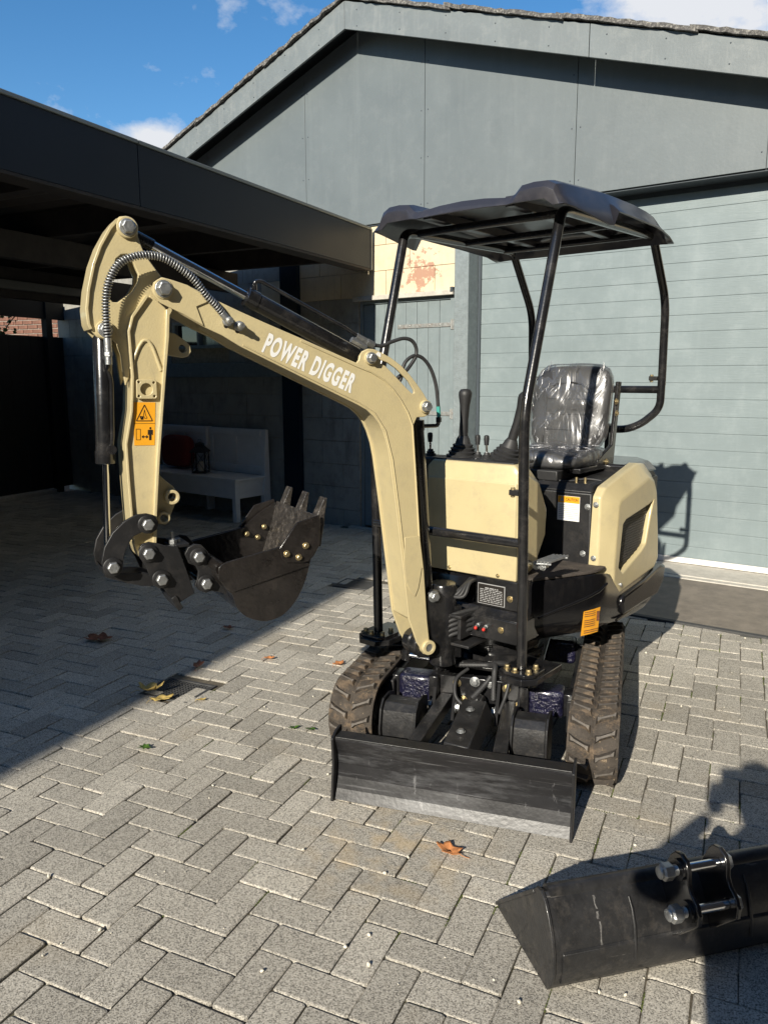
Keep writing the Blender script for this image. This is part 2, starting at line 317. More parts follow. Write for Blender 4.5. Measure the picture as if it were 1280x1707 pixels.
def flecks(m, col, lo, hi, amt, sc):
    streaks(m, col, amt, sc); N = m.node_tree
    r = [n for n in N.nodes if n.type == 'VALTORGB'][-1]; r.color_ramp.elements[0].position = lo; r.color_ramp.elements[1].position = hi
flecks(M['used_black'], (.24, .10, .04), .70, .74, .8, (26, 26, 26))
flecks(M['used_black'], (.15, .14, .13), .66, .72, .7, (5, 5, 70))
flecks(M['blade_face'], (.26, .26, .27), .60, .72, .45, (2.2, 2.2, 75))
flecks(M['blade_face'], (.34, .34, .35), .63, .72, .5, (24, 24, 5))
flecks(M['beige'], (.30, .26, .18), .60, .72, .35, (10, 10, 4))
flecks(M['beige'], (.16, .135, .10), .74, .77, .6, (60, 60, 60))
flecks(M['track'], (.34, .26, .17), .60, .66, .7, (45, 45, 45))
def garage_door_mat():
    m = paint('garage_door_paint', (.205, .25, .26), .42, var=.07, vscale=2.5, bump=.0, dust=(.30, .34, .35), dscale=5, damt=.35)
    N = m.node_tree; b = N.nodes['Principled BSDF']; tcn = N.nodes.new('ShaderNodeTexCoord'); mpn = N.nodes.new('ShaderNodeMapping')
    mpn.inputs['Rotation'].default_value = (0, 0, -WA); mpn.inputs['Scale'].default_value = (14, 14, 160)
    n = N.nodes.new('ShaderNodeTexNoise'); n.inputs['Scale'].default_value = 1.0; n.inputs['Detail'].default_value = 4
    link(N, tcn.outputs['Object'], mpn.inputs['Vector']); link(N, mpn.outputs['Vector'], n.inputs['Vector'])
    bp_ = N.nodes.new('ShaderNodeBump'); bp_.inputs['Strength'].default_value = .12; bp_.inputs['Distance'].default_value = .01
    link(N, n.outputs['Fac'], bp_.inputs['Height']); link(N, bp_.outputs['Normal'], b.inputs['Normal']); return m
M['gdoor'] = garage_door_mat(); streaks(M['gdoor'], (.26, .305, .315), .35, (14, 14, .7))
def paver_mat():
    m, N, b = new_mat('washed_concrete_paver')
    geo = N.nodes.new('ShaderNodeNewGeometry'); at = N.nodes.new('ShaderNodeAttribute'); at.attribute_name = 'tone'
    oi = N.nodes.new('ShaderNodeObjectInfo')
    v = N.nodes.new('ShaderNodeTexVoronoi'); v.inputs['Scale'].default_value = 300; link(N, geo.outputs['Position'], v.inputs['Vector'])
    n = N.nodes.new('ShaderNodeTexNoise'); n.inputs['Scale'].default_value = 240; n.inputs['Detail'].default_value = 5; n.inputs['Roughness'].default_value = .8; link(N, geo.outputs['Position'], n.inputs['Vector'])
    sep = N.nodes.new('ShaderNodeSeparateColor'); link(N, v.outputs['Color'], sep.inputs['Color'])
    ad = N.nodes.new('ShaderNodeMath'); ad.operation = 'MULTIPLY_ADD'; ad.inputs[1].default_value = .5; link(N, sep.outputs['Red'], ad.inputs[0])
    m2 = N.nodes.new('ShaderNodeMath'); m2.operation = 'MULTIPLY'; m2.inputs[1].default_value = .5; link(N, n.outputs['Fac'], m2.inputs[0]); link(N, m2.outputs[0], ad.inputs[2])
    r = N.nodes.new('ShaderNodeValToRGB'); e = r.color_ramp.elements
    e[0].position = .20; e[0].color = (.10, .093, .082, 1); e[1].position = .80; e[1].color = (.60, .56, .485, 1)
    k = r.color_ramp.elements.new(.48); k.color = (.40, .372, .318, 1)
    link(N, ad.outputs[0], r.inputs['Fac'])
    big = N.nodes.new('ShaderNodeTexNoise'); big.inputs['Scale'].default_value = 1.3; big.inputs['Detail'].default_value = 6; link(N, geo.outputs['Position'], big.inputs['Vector'])
    add = N.nodes.new('ShaderNodeMath'); add.operation = 'ADD'; link(N, at.outputs['Fac'], add.inputs[0]); link(N, big.outputs['Fac'], add.inputs[1])
    mr = N.nodes.new('ShaderNodeMapRange'); mr.inputs['From Min'].default_value = .3; mr.inputs['From Max'].default_value = 1.7; mr.inputs['To Min'].default_value = .78; mr.inputs['To Max'].default_value = 1.30
    link(N, add.outputs[0], mr.inputs['Value'])
    mul = N.nodes.new('ShaderNodeMix'); mul.data_type = 'RGBA'; mul.blend_type = 'MULTIPLY'; mul.inputs['Factor'].default_value = 1
    cb = N.nodes.new('ShaderNodeCombineColor')
    for s in ('Red', 'Green', 'Blue'): link(N, mr.outputs['Result'], cb.inputs[s])
    link(N, r.outputs['Color'], mul.inputs['A']); link(N, cb.outputs['Color'], mul.inputs['B'])
    st = N.nodes.new('ShaderNodeTexNoise'); st.inputs['Scale'].default_value = 2.4; st.inputs['Detail'].default_value = 8; link(N, geo.outputs['Position'], st.inputs['Vector'])
    sr = N.nodes.new('ShaderNodeValToRGB'); sr.color_ramp.elements[0].position = .58; sr.color_ramp.elements[1].position = .8; sr.color_ramp.elements[1].color = (.4, .4, .4, 1); sr.color_ramp.elements[0].color = (0, 0, 0, 1)
    link(N, st.outputs['Fac'], sr.inputs['Fac'])
    x2 = N.nodes.new('ShaderNodeMix'); x2.data_type = 'RGBA'; x2.inputs['B'].default_value = (.36, .28, .17, 1)
    link(N, sr.outputs['Color'], x2.inputs['Factor']); link(N, mul.outputs['Result'], x2.inputs['A'])
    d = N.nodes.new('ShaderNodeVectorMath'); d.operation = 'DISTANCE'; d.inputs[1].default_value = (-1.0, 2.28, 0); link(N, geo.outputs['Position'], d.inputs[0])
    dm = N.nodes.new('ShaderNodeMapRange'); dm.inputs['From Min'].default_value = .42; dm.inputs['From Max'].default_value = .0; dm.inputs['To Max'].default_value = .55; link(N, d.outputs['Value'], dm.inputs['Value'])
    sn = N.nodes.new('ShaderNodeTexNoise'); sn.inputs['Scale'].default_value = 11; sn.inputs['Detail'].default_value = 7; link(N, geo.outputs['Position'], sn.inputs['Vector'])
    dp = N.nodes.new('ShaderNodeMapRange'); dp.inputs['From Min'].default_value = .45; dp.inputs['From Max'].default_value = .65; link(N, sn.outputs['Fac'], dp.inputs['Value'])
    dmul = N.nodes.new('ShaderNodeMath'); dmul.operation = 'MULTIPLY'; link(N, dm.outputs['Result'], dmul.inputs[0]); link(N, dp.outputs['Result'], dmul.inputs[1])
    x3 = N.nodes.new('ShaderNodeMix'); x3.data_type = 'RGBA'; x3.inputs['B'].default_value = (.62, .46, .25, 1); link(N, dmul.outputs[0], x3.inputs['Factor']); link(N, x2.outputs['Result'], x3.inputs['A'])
    g2 = N.nodes.new('ShaderNodeTexNoise'); g2.inputs['Scale'].default_value = 5.5; g2.inputs['Detail'].default_value = 10; g2.inputs['Roughness'].default_value = .7; link(N, geo.outputs['Position'], g2.inputs['Vector'])
    gr = N.nodes.new('ShaderNodeValToRGB'); gr.color_ramp.elements[0].position = .60; gr.color_ramp.elements[1].position = .74; gr.color_ramp.elements[0].color = (0, 0, 0, 1); gr.color_ramp.elements[1].color = (.25, .25, .25, 1); link(N, g2.outputs['Fac'], gr.inputs['Fac'])
    x4 = N.nodes.new('ShaderNodeMix'); x4.data_type = 'RGBA'; x4.inputs['B'].default_value = (.15, .145, .13, 1); link(N, gr.outputs['Color'], x4.inputs['Factor']); link(N, x3.outputs['Result'], x4.inputs['A'])
    link(N, x4.outputs['Result'], b.inputs['Base Color'])
    b.inputs['Roughness'].default_value = .85; b.inputs['Specular IOR Level'].default_value = .3
    bp_ = N.nodes.new('ShaderNodeBump'); bp_.inputs['Strength'].default_value = .55; bp_.inputs['Distance'].default_value = .003
    link(N, ad.outputs[0], bp_.inputs['Height']); link(N, bp_.outputs['Normal'], b.inputs['Normal']); return m
M['paver'] = paver_mat()
def joint_mat():
    m = paint('sandy_joint', (.10, .085, .062), .95, var=.5, vscale=40, bump=.5, bscale=120, dust=(.075, .095, .02), dscale=1.4, damt=.75); return m
M['sand'] = joint_mat()
M['slab'] = paint('stained_apron_slab', (.22, .19, .155), .8, var=.25, vscale=6, bump=.25, bscale=120, dust=(.10, .09, .08), dscale=5, damt=.6)
M['field'] = paint('distant_ground', (.16, .15, .11), .95, var=.3, vscale=.4)

# ================================================================== GROUND
g = MB().box((-60, -60, -.30), (60, 60, -.0125)).build('ground', M['sand'], smooth=0); tag(g, kind='structure')
U = .115; GOX, GOY = -12.0818, 12.4687
def block_mesh(i):
    L, Wd, gap, ch = 2*U, U, .0038, .0045
    hx, hy = (L-gap)/2, (Wd-gap)/2; zb, zt = -.035, 0
    rnd = random.Random(i); j = lambda: rnd.uniform(-.0015, .0015)
    def ring(dx, z, c):
        a, b = hx-dx, hy-dx; pts = []
        for sx, sy in ((1, 1), (-1, 1), (-1, -1), (1, -1)):
            for t in ((0, 1) if sx*sy > 0 else (1, 0)):
                pts.append((sx*(a-(c if t == 1 else 0))+j(), sy*(b-(0 if t == 1 else c))+j(), z))
        return pts
    b = MB(); b.loft([ring(0, zb, .006), ring(0, zt-ch, .006), ring(ch*.35, zt-ch*.3, .006), ring(ch*1.1, zt, .005)])
    return b
NV = 14
def tone_attr(me, vals):
    a = me.attributes.new('tone', 'FLOAT', 'FACE')
    for i in range(len(me.polygons)): a.data[i].value = vals(i)
blocks = []
bsrc = []
for i in range(NV):
    b = block_mesh(i); bsrc.append(b)
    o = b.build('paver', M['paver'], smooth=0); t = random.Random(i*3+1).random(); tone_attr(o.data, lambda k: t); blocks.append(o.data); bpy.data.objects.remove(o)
def wall_side(X, Y):   # distance in front of the garage wall line (positive = in front)
    dx, dy = X+3.698, Y-7.511; return dx*sin(WA)-dy*cos(WA), dx*cos(WA)+dy*sin(WA)
pav = empty('paving', (0, 0, 0)); pav['kind'] = 'structure'
DR = [(-2.605, 3.09), (-2.69, 5.385)]
cells = []
for gx in range(-70, 45):
    for gy in range(-16, 62):
        k = (gx+gy) % 4
        if k == 0: cx, cy, rz = gx+1, gy+.5, 0
        elif k == 2: cx, cy, rz = gx+.5, gy+1, pi/2
        else: continue
        X, Y = (cx+GOX)*U, (cy+GOY)*U
        d, s = wall_side(X, Y)
        if d < .02 or X < -8.9 or X > 4.6 or Y < -.6: continue
        if s > 1.5 and d < 1.44: continue
        if any(abs(X-a) < .16 and abs(Y-b2) < .14 for a, b2 in DR): continue
        v = Vector((X, Y, 0))-cam.location; zc = v.dot(VIEW); px = v.dot(VRIGHT)/max(zc, .01)*1292.66+640; py = -v.dot(VUP)/max(zc, .01)*1292.66+853.5
        vis = zc > .3 and -60 < px < 1340 and py < 1800
        area = (U*U*2/zc**2)*abs(v.normalized().z) if vis else 0
        if X < -2.78: area *= .55
        cells.append((-area, X, Y, rz))
cells.sort(key=lambda c: c[0])
rest = MB(); tones = []; rp = random.Random(3)
for i, (a, X, Y, rz) in enumerate(cells):
    z = rp.gauss(-.0012, .0013)+.004*mnoise.noise(Vector((X*.9, Y*.9, 0))); rot = (rp.gauss(0, .006), rp.gauss(0, .006), rz+rp.gauss(0, .006)); ox, oy = rp.gauss(0, .0012), rp.gauss(0, .0012)
    k = rp.randrange(NV)
    if i < 300:
        o = bpy.data.objects.new('paver', blocks[k]); COL.objects.link(o); o.parent = pav; o.location = (X+ox, Y+oy, z); o.rotation_euler = rot
    else:
        mt = Matrix.Translation((X+ox, Y+oy, z)) @ Euler(rot).to_matrix().to_4x4()
        b = bsrc[k]; rest.raw([mt @ Vector(p) for p in b.v], b.f); t = rp.random(); tones += [t]*len(b.f)
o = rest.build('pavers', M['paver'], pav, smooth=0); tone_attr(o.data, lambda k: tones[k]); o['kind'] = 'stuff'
# moss along joints, mostly on the right-hand paving
ms = MB(); rm = random.Random(11)
for _ in range(260):
    X = rm.uniform(-.6, 1.2) if rm.random() < .75 else rm.uniform(-2.5, -.2); Y = rm.uniform(1.5, 5.3)
    gx = round(X/U-GOX)*U+GOX*U; L = rm.uniform(.015, .09)
    if rm.random() < .8: p0, p1 = (gx, Y), (gx, Y+L)
    else:
        gy = round(Y/U-GOY)*U+GOY*U; p0, p1 = (X, gy), (X+L, gy)
    n = int(L/.008)+1
    for q in range(n):
        f = q/max(n-1, 1); x = p0[0]+(p1[0]-p0[0])*f+rm.gauss(0, .0012); y = p0[1]+(p1[1]-p0[1])*f+rm.gauss(0, .0012)
        ms.ell((x, y, -.006), (rm.uniform(.002, .004), rm.uniform(.003, .006), rm.uniform(.002, .0055)), 5, 3)
tag(ms.build('moss', M['moss'], smooth=60), 'dark green moss tufts growing in the paver joints', 'moss', kind='stuff')
# apron slab in front of the garage door, sill
sl = MB(FW).box((1.5, .30, -.05), (7.5, 1.455, .006)).build('apron', M['slab'], smooth=0, bevel=.006); tag(sl, kind='structure')
sl = MB(FW).box((1.5, 1.455, -.05), (7.5, 1.50, .010)).build('apron_edging', M['drain'], smooth=0, bevel=.003); tag(sl, kind='structure')
sl = MB(FW).box((1.42, -.22, -.05), (7.5, .22, .018)).box((1.5, .222, -.05), (7.5, .298, .012)).build('door_sill', M['concrete'], smooth=0, bevel=.006); tag(sl, kind='structure')

# ================================================================== GARAGE
gar = empty('garage', FW((1.0, 0, 0)), 'blue grey gabled garage with sectional door and cream block side wall', 'garage')
AP, SLP = .082, .325          # apex position, roof slope
def roofz(s, top): return top-abs(s-AP)*(SLP+(.025 if s < AP else 0))
# cream block wall with courses
bw = MB(FW).box((-5.45, -.30, -.1), (-2.95, -.012, 3.13)).box((-2.0, -.30, -.1), (.0, -.012, 3.13)).box((-2.95, -.30, -.1), (-2.0, -.012, 1.98)).box((-2.95, -.30, 2.31), (-2.0, -.012, 3.13)).box((.0, -.30, 2.42), (1.16, -.012, 3.13)).build('block_wall', M['joint'], gar, smooth=0)
rb = random.Random(5); HB = .2515; nb = 0
for r in range(13):
    z0, z1 = -.09+r*HB+.018, -.09+(r+1)*HB+.018-.004
    off = (r % 2)*.29
    s = -5.45-off
    while s < 1.16:
        a, b2 = max(s, -5.45), min(s+.578, 1.158); s += .58
        segs = [(a, b2)]
        def cut(segs, lo, hi):
            out = []
            for x, y in segs:
                if y <= lo or x >= hi: out.append((x, y))
                else:
                    if x < lo: out.append((x, lo))
                    if y > hi: out.append((hi, y))
            return out
        if z1 > 1.78 and z0 < 2.35: segs = cut(segs, -3.0, -1.95)
        if z0 < 2.44: segs = cut(segs, -.002, 1.2)
        for x, y in segs:
            if y-x < .03: continue
            zt = min(z1, 3.13)
            zz0 = z0
            if zt-zz0 < .02: continue
            MB(FW).box((x, -.02, zz0), (y-.003, rb.uniform(.0, .0025), zt)).build('block', M['cream'] if y > .05 or z0 > 2.38 and y > -.9 else M['cream_shade_grime'], bw, smooth=0, bevel=.0025); nb += 1
# lintel over side door and the door itself
MB(FW).box((-.05, -.06, 2.405), (1.158, .045, 2.45)).build('lintel', M['concrete'], gar, smooth=0, bevel=.003)
MB(FW).box((1.13, -.02, 2.43), (1.158, .05, 2.475)).build('lintel_end', M['soffit'], gar, smooth=0)
fr = MB(FW); fr.box((.0, -.10, 0), (.035, -.02, 2.403)); fr.box((1.10, -.10, 0), (1.16, -.015, 2.403)); fr.box((.035, -.10, 2.37), (1.10, -.02, 2.403)); fr.build('door_frame', M['door_blue'], gar, smooth=0, bevel=.003)
sdr = MB(FW).box((.037, -.10, .02), (1.098, -.05, 2.368)).build('side_door', M['soffit'], gar, smooth=0)
x = .04
k = 0
while x < 1.09:
    wv = .1325 if x < 1.0 else 1.096-x
    MB(FW).box((x, -.05, .025), (min(x+wv-.004, 1.096), -.036-.001*(k % 2), 2.364)).build('plank', M['door_blue'], sdr, smooth=0, bevel=.003); x += wv; k += 1
def hinge(z, s0):
    h = MB(FW); h.box((s0, -.034, z-.02), (1.10, -.027, z+.02)); o = h.build('hinge', M['galv'], sdr, smooth=0, bevel=.002)
    b = MB(FW)
    n = 5
    for i in range(n): b.lathe((s0+.03+i*(1.06-s0)/n, -.028, z+.004), (0, 1, 0), [(0, .011), (.004, .010), (.007, .004)], 8)
    b.lathe((1.115, -.015, z-.045), (0, 0, 1), [(0, .012), (.09, .012)], 10); b.box((1.115, -.015, z-.05), (1.15, -.008, z+.05))
    tag(b.build('hinge_fixings', M['galv'], sdr), kind='stuff')
hinge(2.13, .47); hinge(1.265, .47); hinge(.3, .47)
# grey post and garage door
MB(FW).box((1.163, -.34, -.05), (1.318, .028, 3.12)).build('door_post', M['post_grey'], gar, smooth=0, bevel=.008)
MB(FW).box((1.318, -.34, -.05), (1.345, -.165, 3.12)).build('door_rail', M['soffit'], gar, smooth=0, bevel=.003)
gd = MB(FW).box((1.33, -.25, .02), (6.6, -.1935, 3.14)).build('garage_door', M['gdoor'], gar, smooth=0)
zs = [.075]; z = .175
while z < 3.05: zs.append(z); z += .1395
zs.append(3.10)
for i in range(len(zs)-1):
    big = (i % 4 == 2)
    MB(FW).box((1.335, -.1935, zs[i]+(.001 if not big else .005)), (6.6, -.1885, zs[i+1]-.003)).build('door_panel', M['gdoor'], gd, smooth=0, bevel=.003)
MB(FW).box((1.335, -.218, .024), (6.6, -.178, .073)).build('bottom_strip', M['white_strip'], gd, smooth=0, bevel=.003)
# gable panels
seams = [-4.3, -3.6, -2.16, -.66, .824, 2.332, 3.83, 5.33]
ZB = 3.15
for a, b2 in zip(seams[:-1], seams[1:]):
    top = lambda s: roofz(s, 4.99)
    g0, g1 = a+.0025, b2-.0025
    pts = [(g0, ZB), (g1, ZB), (g1, top(g1))]+([(AP, top(AP))] if g0 < AP < g1 else [])+[(g0, top(g0))]
    if top(g0) < ZB: continue
    p = MB(FW); p.plate(pts, [], .018, .034); o = p.build('gable_panel', M['gable'], gar, smooth=0, bevel=.0015)
    sc = MB(FW)
    for sx in (g0+.035, g1-.035):
        zz = ZB+.12
        while zz < top(sx)-.15: sc.lathe((sx, .034, zz), (0, 1, 0), [(0, .0065), (.002, .006), (.0035, .002)], 8); zz += .42
    tag(sc.build('screws', M['soffit'], o), kind='stuff')
bk = MB(FW); bk.plate([(-4.2, 3.135), (6.0, 3.135), (6.0, roofz(6.0, 5.0)), (AP, 5.0), (-4.2, roofz(-4.2, 5.0))], [], -.30, .015); bk.build('gable_wall', M['soffit'], gar, smooth=0)
# bargeboards
def barge(s0, s1, name):
    z0, z1 = 4.899-abs(s0-AP)*(.32 if s0 > AP-.001 and s1 > AP else .35), 4.899-abs(s1-AP)*(.32 if s1 > AP else .35)
    H = .245; p = MB(FW); p.plate([(s0, z0), (s1, z1), (s1, z1+H), (s0, z0+H)], [], .275, .30); o = p.build(name, M['barge'], gar, smooth=0, bevel=.003)
    sc = MB(FW); n = max(2, int(abs(s1-s0)/.42))
    for i in range(n):
        for hh in (.05, .19):
            f = (i+.3)/n; s = s0+(s1-s0)*f; z = z0+(z1-z0)*f+hh+.012*((i*7) % 3-1); sc.lathe((s, .30, z), (0, 1, 0), [(0, .0065), (.002, .006), (.0035, .002)], 8)
    tag(sc.build('screws', M['soffit'], o), kind='stuff')
barge(-4.4, AP-.002, 'bargeboard'); barge(AP+.002, 2.52, 'bargeboard'); barge(2.526, 6.2, 'bargeboard')
# roof deck, soffit and ragged sheet edge
rf = MB(FW)
for s0, s1 in ((-4.6, AP), (AP, 6.4)):
    k = .35 if s1 <= AP+.001 else .32
    zt = lambda s: 5.135-abs(s-AP)*k
    rf.loft([[(s0, .274, zt(s0)-.05), (s1, .274, zt(s1)-.05), (s1, .274, zt(s1)), (s0, .274, zt(s0))], [(s0, -6.5, zt(s0)-.05), (s1, -6.5, zt(s1)-.05), (s1, -6.5, zt(s1)), (s0, -6.5, zt(s0))]])
roof = rf.build('roof', M['soffit'], gar, smooth=0)
rr = random.Random(21)
for side in (-1, 1):
    k = .35 if side < 0 else .32; L = 0.0; n = 0
    while L < (4.6 if side < 0 else 6.2):
        ln = rr.uniform(.95, 1.15); s0, s1 = AP+side*L, AP+side*(L+ln+.06)
        z0, z1 = 5.158-L*k+.012, 5.158-(L+ln+.06)*k-.004
        st = MB(FW); N2 = 22; top = []; ring0 = []; ring1 = []; rings = []
        for i in range(N2+1):
            f = i/N2; s = s0+(s1-s0)*f; z = z0+(z1-z0)*f; e = .335+rr.gauss(0, .006); w = rr.gauss(0, .003)
            rings.append([(s, e, z-.010+w), (s, e-.004, z+.022+w+abs(rr.gauss(0, .004))), (s, -6.5, z+.02), (s, -6.5, z-.012)])
        st.loft(rings); st.build('roof_sheet', M['roof_edge'], roof, smooth=0); L += ln; n += 1
# side walls and back so that the building is closed
MB(FW).box((6.1, -6.2, -.1), (6.4, .01, 3.13)).box((-5.45, -6.2, -.1), (-5.15, -.31, 3.13)).box((-5.45, -6.5, -.1), (6.4, -6.2, 3.13)).box((5.2, -.20, -.1), (6.09, .0, 3.13)).build('outer_wall', M['cream'], gar, smooth=0)
MB(FW).box((1.345, -.30, 3.055), (6.09, -.19, 3.148)).build('door_head', M['soffit'], gar, smooth=0)
# window and painted ledge in the shaded part
wn = MB(FW); wn.box((-2.95, -.10, 1.98), (-2.90, .01, 2.31)); wn.box((-2.05, -.10, 1.98), (-2.0, .01, 2.31)); wn.box((-2.50, -.10, 1.98), (-2.46, .01, 2.31)); wn.box((-2.90, -.10, 2.27), (-2.05, .01, 2.31)); wn.box((-2.90, -.10, 1.98), (-2.05, .01, 2.02))
wo_ = wn.build('window', M['door_blue'], gar, smooth=0, bevel=.003)
M['reflection_paint'] = paint('painted_reflection_glass', (.30, .33, .24), .25, var=.6, vscale=60, coat=1.0)  # green mottling in the colour stands in for greenery mirrored in the pane
MB(FW).box((-2.90, -.06, 2.02), (-2.50, -.05, 2.27)).build('pane', M['glass'], wo_, smooth=0)
MB(FW).box((-2.46, -.06, 2.02), (-2.05, -.05, 2.27)).build('pane', M['reflection_paint'], wo_, smooth=0)
MB(FW).box((-3.3, .004, 1.63), (-1.06, .05, 1.80)).build('ledge', M['post_grey'], gar, smooth=0, bevel=.004)
MB(FW).box((-1.055, .004, -.02), (-.80, .06, 2.95)).build('pilaster', M['fascia'], gar, smooth=0, bevel=.004)
MB(FW).box((-.12, .004, -.02), (.35, .07, .012)).build('doorstep', M['concrete'], gar, smooth=0, bevel=.004)

# ================================================================== CARPORT
fdir = Vector((sin(radians(1.5)), cos(radians(1.5)), 0)); fnor = Vector((fdir.y, -fdir.x, 0))
FC = frame(Vector((-3.503, 7.40, 0)), fnor, fdir)     # x outwards (to the right), y along the fascia (negative = towards the camera)
cp = empty('carport', FC((-2.5, -3, 0)), 'dark flat roofed carport with anthracite fascia on the left', 'carport')
for y0, y1 in ((-6.6, -3.272), (-3.268, .0)):
    MB(FC).box((-.03, y0, 2.712), (.0, y1, 3.085)).build('fascia_board', M['fascia'], cp, smooth=0, bevel=.0025)
M['trim'] = paint('grey_roof_trim', (.20, .215, .21), .4, metal=.3, var=.08)
for y0, y1 in ((-6.6, -4.62), (-4.615, -3.272), (-3.268, .0)):
    MB(FC).box((-.06, y0, 3.087), (.012, y1, 3.113)).build('roof_trim', M['trim'], cp, smooth=0, bevel=.006)
MB(FC).box((-.03, .001, 2.70), (.006, .03, 3.10)).build('corner_trim', M['trim'], cp, smooth=0, bevel=.002)
MB(FC).box((-.16, -6.6, 2.690), (-.0, .0, 2.710)).build('soffit_board', M['dark_wood'], cp, smooth=0, bevel=.002)
MB(FC).box((-.165, -6.6, 2.712), (-.11, .0, 2.95)).build('edge_beam', M['dark_wood'], cp, smooth=0)
MB(FC).box((-6.6, -6.64, 2.45), (.0, -6.605, 3.085)).build('fascia_board', M['fascia'], cp, smooth=0, bevel=.0025)  # unseen front board, added to keep sun from slipping in under the roof
MB(FC).box((-5.46, -6.5, 2.44), (-5.40, 1.2, 3.0)).build('header_board', M['fence_black'], cp, smooth=0)
cs = MB(FC); rings = []
ny = 190
for i in range(ny+1):
    y = -6.6+6.6*i/ny; z = 2.985+.022*cos(2*pi*y/.18)
    rings.append([(-.166, y, z), (-5.45, y, z), (-5.45, y, z+.01), (-.166, y, z+.01)])
cs.loft(rings); cs.build('roof_sheeting', M['corr'], cp, smooth=60)
MB(FC).box((-6.6, -6.6, 3.02), (-.066, .0, 3.045)).build('roof_deck', M['dark_wood'], cp, smooth=0)
for y in (-6.0, -4.85, -3.72, -2.5, -1.3, -.25):
    MB(FC).box((-5.5, y-.04, 2.76), (-.17, y+.04, 2.955)).build('rafter', M['dark_wood'], cp, smooth=0, bevel=.004)
MB(FC).box((-1.75, -6.5, 2.55), (-1.65, .0, 2.758)).build('purlin', M['dark_wood'], cp, smooth=0, bevel=.004)
MB(FC).box((-3.5, -6.5, 2.45), (-3.4, .4, 2.756)).build('purlin', M['dark_wood'], cp, smooth=0, bevel=.004)
MB(FC).box((-3.39, -4.6, 2.53), (-3.34, -.3, 2.62)).build('batten_light', M['tube_pale'], cp, smooth=0, bevel=.01)
for y in (-6.3, -.6): MB(FC).box((-5.45, y-.06, 0), (-5.33, y+.06, 2.76)).build('post', M['dark_wood'], cp, smooth=0, bevel=.006)
# black board fence closing the far side of the carport
FX = -8.95
fn = empty('board_fence', (FX, 5, 0), 'black board fence closing the far side of the carport', 'fence')
y = -1.6; i = 0
while y < 9.2:
    MB().box((FX-.022+(.01 if i % 2 else 0), y, .06), (FX, y+.176, 2.2)).build('board', M['fence_black'], fn, smooth=0, bevel=.003); y += .18; i += 1
for y in (.5, 3.2, 5.9, 8.15): MB().box((FX+.002, y, 0), (FX+.10, y+.10, 2.75)).build('post', M['fence_black'], fn, smooth=0)
MB().box((FX-.03, -1.6, 0), (FX+.12, 8.1, .06)).build('kerb_strip', M['concrete'], fn, smooth=0, bevel=.01)
# brick wall beyond the fence
bwall = empty('brick_wall', (-11, 9.6, 0), 'sunlit brown brick wall seen over the black fence', 'wall')
MB().box((-14.0, 9.615, 0), (-9.2, 9.9, 3.1)).build('mortar_bed', M['mortar'], bwall, smooth=0)
bmx = MB(); bmx.box((0, -.012, 0), (.207, .10, .058)); bo = bmx.build('brick', M['brick'], smooth=0, bevel=.003); bme = bo.data; bpy.data.objects.remove(bo)
lowb = MB(); rb = random.Random(8); nbk = 0
for r in range(41):
    z = .01+r*.0735
    for c in range(22):
        x = -14.0+c*.2175+(r % 2)*.108
        if 2.1 < z < 2.95 and nbk < 300 and -12.6 < x < -9.4:
            o = bpy.data.objects.new('brick', bme); COL.objects.link(o); o.parent = bwall; o.location = Vector((x, 9.61+rb.uniform(-.004, .004), z))-bwall.location; nbk += 1
        else: lowb.box((x, 9.60, z), (x+.207, 9.7, z+.058))
tag(lowb.build('bricks', M['brick'], bwall, smooth=0), kind='stuff')
# ivy sprig on the fence top
iv = empty('ivy_plant', (-9.15, 7.7, 2.0), 'bright green ivy sprig hanging over the fence before the brick wall', 'plant')
ri = random.Random(4); st = MB(); st.tube([(-9.2, 7.6, 2.0), (-9.15, 7.65, 2.2), (-9.12, 7.8, 2.4), (-9.1, 7.95, 2.55)], .008, 6); st.tube([(-9.15, 7.65, 2.2), (-9.14, 7.5, 2.35)], .006, 6); st.build('stem', M['moss'], iv)
for q in range(26):
    t = ri.random(); c = Vector((-9.13+ri.gauss(0, .05), 7.55+.35*t+ri.gauss(0, .06), 2.18+.33*t+ri.gauss(0, .06))); r = ri.uniform(.03, .06)
    n = Vector((1, -.6, .8)).normalized(); e = n.cross(Vector((ri.gauss(0, 1), ri.gauss(0, 1), 1))).normalized(); g2 = n.cross(e); n2 = (n+Vector((ri.gauss(0, .5), ri.gauss(0, .5), ri.gauss(0, .5)))).normalized()
    e = (e-n2*e.dot(n2)).normalized(); g2 = n2.cross(e)
    sh = [(1, 0), (.35, .45), (.15, .9), (-.3, .5), (-.8, .6), (-.7, 0), (-.8, -.6), (-.3, -.5), (.15, -.9), (.35, -.45)]
    lf = MB(); lf.poly([c+e*a*r+g2*b2*r+n2*(.012*abs(b2)) for a, b2 in sh]); lf.build('leaf', M['leaf_gr'], iv, smooth=0)
